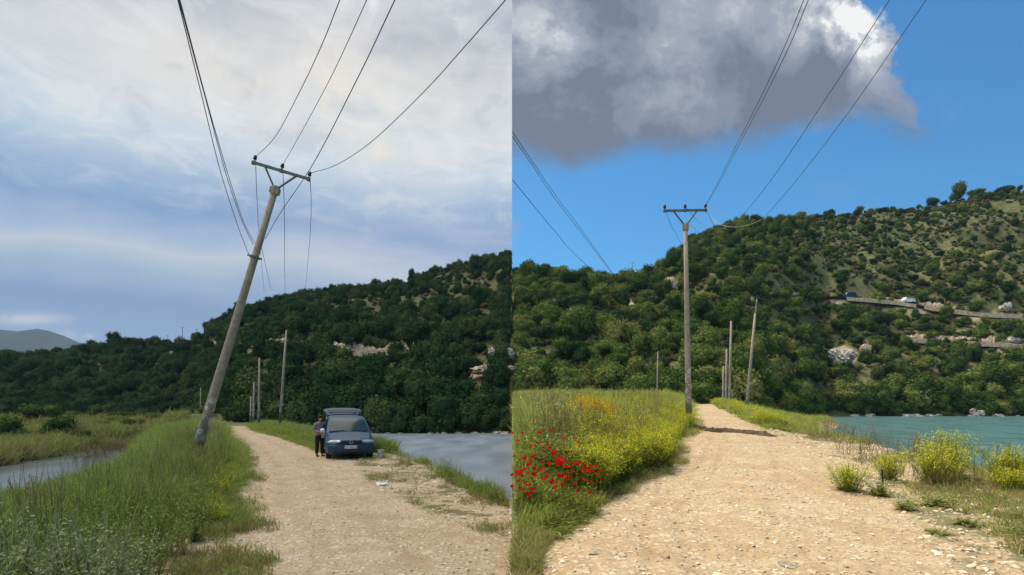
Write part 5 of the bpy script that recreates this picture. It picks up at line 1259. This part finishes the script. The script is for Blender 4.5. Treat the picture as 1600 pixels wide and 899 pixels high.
def person():
    # local axes: -y is the way the person faces, z up; standing, head bowed over the hands
    V = [(0, .02, .93), (0, .03, 1.08), (0, .02, 1.25), (0, .00, 1.38), (0, -.03, 1.455), (0, -.07, 1.53), (0, -.095, 1.62)]
    E = [(i, i + 1) for i in range(6)]; Rr = [(.13, .10), (.13, .095), (.145, .10), (.12, .085), (.05, .05), (.075, .085), (.07, .085)]
    def chain(start, pts, rs):
        a = start
        for p_, r_ in zip(pts, rs): V.append(p_); Rr.append(r_); E.append((a, len(V) - 1)); a = len(V) - 1
        return a
    for sg in (-1, 1):
        chain(0, [(sg * .09, .02, .86), (sg * .105, .0, .50), (sg * .11, .03, .10), (sg * .115, -.02, .045), (sg * .12, -.13, .03)], [.095, .06, .042, .04, .03])
        w = chain(3, [(sg * .17, .01, 1.36), (sg * .215, .05, 1.10), (sg * .12, -.20, 1.03), (sg * .085, -.26, 1.04)], [.055, .042, .032, .024])
        for k, (dx_, L_) in enumerate(((-.024, .060), (-.008, .072), (.008, .068), (.024, .052))):
            chain(w, [(sg * (.075 + dx_ * .9), -.315, 1.035), (sg * (.068 + dx_), -.315 - L_ * .55, 1.015), (sg * (.06 + dx_), -.315 - L_ * .8, .985)], [.010, .009, .007])
        chain(w, [(sg * .045, -.285, 1.055), (sg * .03, -.32, 1.05)], [.011, .009])
    loc = Vector((P(499.5, 713, 23.1).x, 23.1, float(zL(-7.9, 23.1))))
    b = skin_obj('person', V, E, Rr, M_skin, None, 0, 2); b.location = loc; b.rotation_euler = (0, 0, R(42)); b.scale = (1, 1, .985)
    tag(b, 'person in mauve grey shirt and black trousers beside the minivan, head bowed', 'person')
    Vs = [(0, .02, .92), (0, .03, 1.08), (0, .02, 1.25), (0, .00, 1.385), (0, -.02, 1.43)]; Es = [(0, 1), (1, 2), (2, 3), (3, 4)]; Rs = [(.165, .125), (.155, .12), (.165, .12), (.14, .10), (.065, .06)]
    for sg in (-1, 1):
        n0 = len(Vs); Vs += [(sg * .175, .01, 1.365), (sg * .222, .05, 1.10), (sg * .125, -.195, 1.03)]; Rs += [.072, .058, .045]; Es += [(3, n0), (n0, n0 + 1), (n0 + 1, n0 + 2)]
    skin_obj('shirt', Vs, Es, Rs, M_shirt, b)
    Vt = [(0, .02, .95), (0, .02, .87)]; Et = [(0, 1)]; Rt = [(.155, .12), (.15, .12)]
    for sg in (-1, 1):
        n0 = len(Vt); Vt += [(sg * .095, .02, .78), (sg * .108, .0, .48), (sg * .113, .03, .09)]; Rt += [.11, .082, .07]; Et += [(1, n0), (n0, n0 + 1), (n0 + 1, n0 + 2)]
    skin_obj('trousers', Vt, Et, Rt, M_trou, b)
    for sg in (-1, 1): skin_obj('shoe', [(sg * .115, .06, .045), (sg * .118, -.05, .045), (sg * .122, -.17, .035)], [(0, 1), (1, 2)], [(.05, .045), (.05, .045), (.045, .03)], M_shoe, b)
    mb = MB(); c_ = Vector((0, -.078, 1.632)); vs = [c_ + Vector((q.x * .088, q.y * .105 + .012, q.z * .095 + .02)) for q in ICO3[0] ]; keep = [f for f in ICO3[1] if all(not (ICO3[0][i].y < -.35 and ICO3[0][i].z < .45) and ICO3[0][i].z > -.5 for i in f)]; mb.raw(vs, keep); mb.build('hair', M_hair, b, 'L', True)
    mb = MB(); mb.tube([(0, -.175, 1.60), (0, -.198, 1.575), (0, -.18, 1.565)], [.010, .015, .012], 6); mb.build('nose', M_skin, b, 'L', True)
    for sg in (-1, 1):
        mb = MB(); mb.raw([Vector((sg * .032, -.178, 1.615)) + q * .010 for q in ICO1[0]], ICO1[1]); mb.build('eye', M_blackseed, b, 'L')
        mb = MB(); mb.raw([Vector((sg * .087, -.07, 1.60)) + Vector((q.x * .012, q.y * .022, q.z * .032)) for q in ICO1[0]], ICO1[1]); mb.build('ear', M_skin, b, 'L')
    mb = MB(); mb.tube([(-.025, -.178, 1.553), (0, -.186, 1.551), (.025, -.178, 1.553)], [.004, .007, .004], 6); mb.build('mouth', simple('lips', (.25, .10, .08)), b, 'L')
    # a cloth held in the hands
    mb = MB(); rows = []
    for i in range(8):
        for j in range(6): rows.append(Vector((-.09 + .036 * j + .01 * math.sin(i * 1.3), -.36 - .02 * math.sin(j * 1.7 + i * .5) , 1.03 - .035 * i)))
    mb.raw(rows, [(i * 6 + j, i * 6 + j + 1, i * 6 + j + 7, i * 6 + j + 6) for i in range(7) for j in range(5)])
    o = mb.build('cloth', M_cloth, None, 'L', True); sm = o.modifiers.new('thick', 'SOLIDIFY'); sm.thickness = .012; o.location = loc; o.rotation_euler = b.rotation_euler; tag(o, 'pale cloth hanging from the hands of the person by the minivan', 'cloth')
person()

# ------------------------------------------------------------------ small things
def bucket():
    x = P(595, 0, 22.6).x; z = float(zL(x, 22.6)); rt = empty('bucket', (x, 22.6, z), 'L'); tag(rt, 'white bucket standing on the stony bank just right of the minivan', 'bucket')
    mb = MB(); n = 20; prof = [(.0, .004), (.115, 0), (.15, .28), (.158, .285), (.158, .305), (.142, .305), (.108, .02), (0, .02)]
    vs = [Vector((r * math.cos(2 * math.pi * k / n), r * math.sin(2 * math.pi * k / n), zz)) for r, zz in prof for k in range(n)]
    mb.raw(vs, [(i * n + k, i * n + (k + 1) % n, (i + 1) * n + (k + 1) % n, (i + 1) * n + k) for i in range(len(prof) - 1) for k in range(n)]); mb.build('pail', M_whitepaint, rt, 'L', False)
    mb = MB(); mb.tube([(-.155, 0, .27), (-.15, -.09, .20), (0, -.17, .15), (.15, -.09, .20), (.155, 0, .27)], .005, 6); mb.build('handle', M_steel, rt, 'L')
bucket()
x = P(597, 0, 14.3).x; mb = MB(); mb.raw([Vector((q.x * .17, q.y * .10, q.z * .05)) * (1 + n3(q * 3, 4) * 1.6) for q in ICO3[0]], ICO3[1]); o = mb.build('plastic_bag', M_whitepaint, None, 'L'); o.location = (x, 14.3, float(zL(x, 14.3)) + .03); tag(o, 'crumpled white plastic bag lying in the weeds at the edge of the dull road', 'litter')
# low dark reddish brown ridge running from the foot of the sunny pole across the road
mb = MB(); pth = [(1083, 668, 23.4), (1095, 672, 22.3), (1115, 675, 21.6), (1140, 676.5, 21.3), (1165, 679, 20.6), (1190, 681.5, 20.1), (1208, 683.5, 19.7)]
cs = [Vector(((a - 800) / F * c, c, 0)) for a, b, c in pth]; n = 48; vs = []; fs = []
for i in range(n):
    f_ = i / (n - 1) * (len(cs) - 1); k = min(int(f_), len(cs) - 2); c0 = cs[k].lerp(cs[k + 1], f_ - k); hgt = (.10 + .07 * float(vnoise(i * .6, 1.5, 3))) * min(1, (n - 1 - i) / 6 + .1); zg = float(zR(c0.x, c0.y)) + .03
    for j, (dy_, hz) in enumerate(((-.30, -.06), (-.17, .45), (-.05, .95), (.08, .8), (.2, .3), (.3, -.06))): vs.append(Vector((c0.x, c0.y + dy_ * (1 + .4 * float(vnoise(i * .9, j, 8))), zg + hz * hgt * (1 + .5 * (float(vnoise(i * 1.7, j * 2.1, 6)) - .5)) + (0 if hz > 0 else -.03))))
mb.raw(vs, [(i * 6 + j, i * 6 + j + 1, i * 6 + j + 7, i * 6 + j + 6) for i in range(n - 1) for j in range(5)]); o = mb.build('dark_ridge', M_ridge, None, 'R', False); tag(o, 'low dark reddish ridge crossing the sunny road from the pole foot', 'earth ridge')
# dark stake
xs_, ys_ = 6.22, 9.35; mb = MB(); mb.tube([(0, 0, -.1), (.005, 0, .2), (-.005, .0, .40)], [.018, .016, .013], 7); o = mb.build('stake', M_trim, None, 'R'); o.location = (xs_, ys_, float(zR(xs_, ys_))); tag(o, 'short dark stake standing at the right side of the compact yellow bush', 'stake')
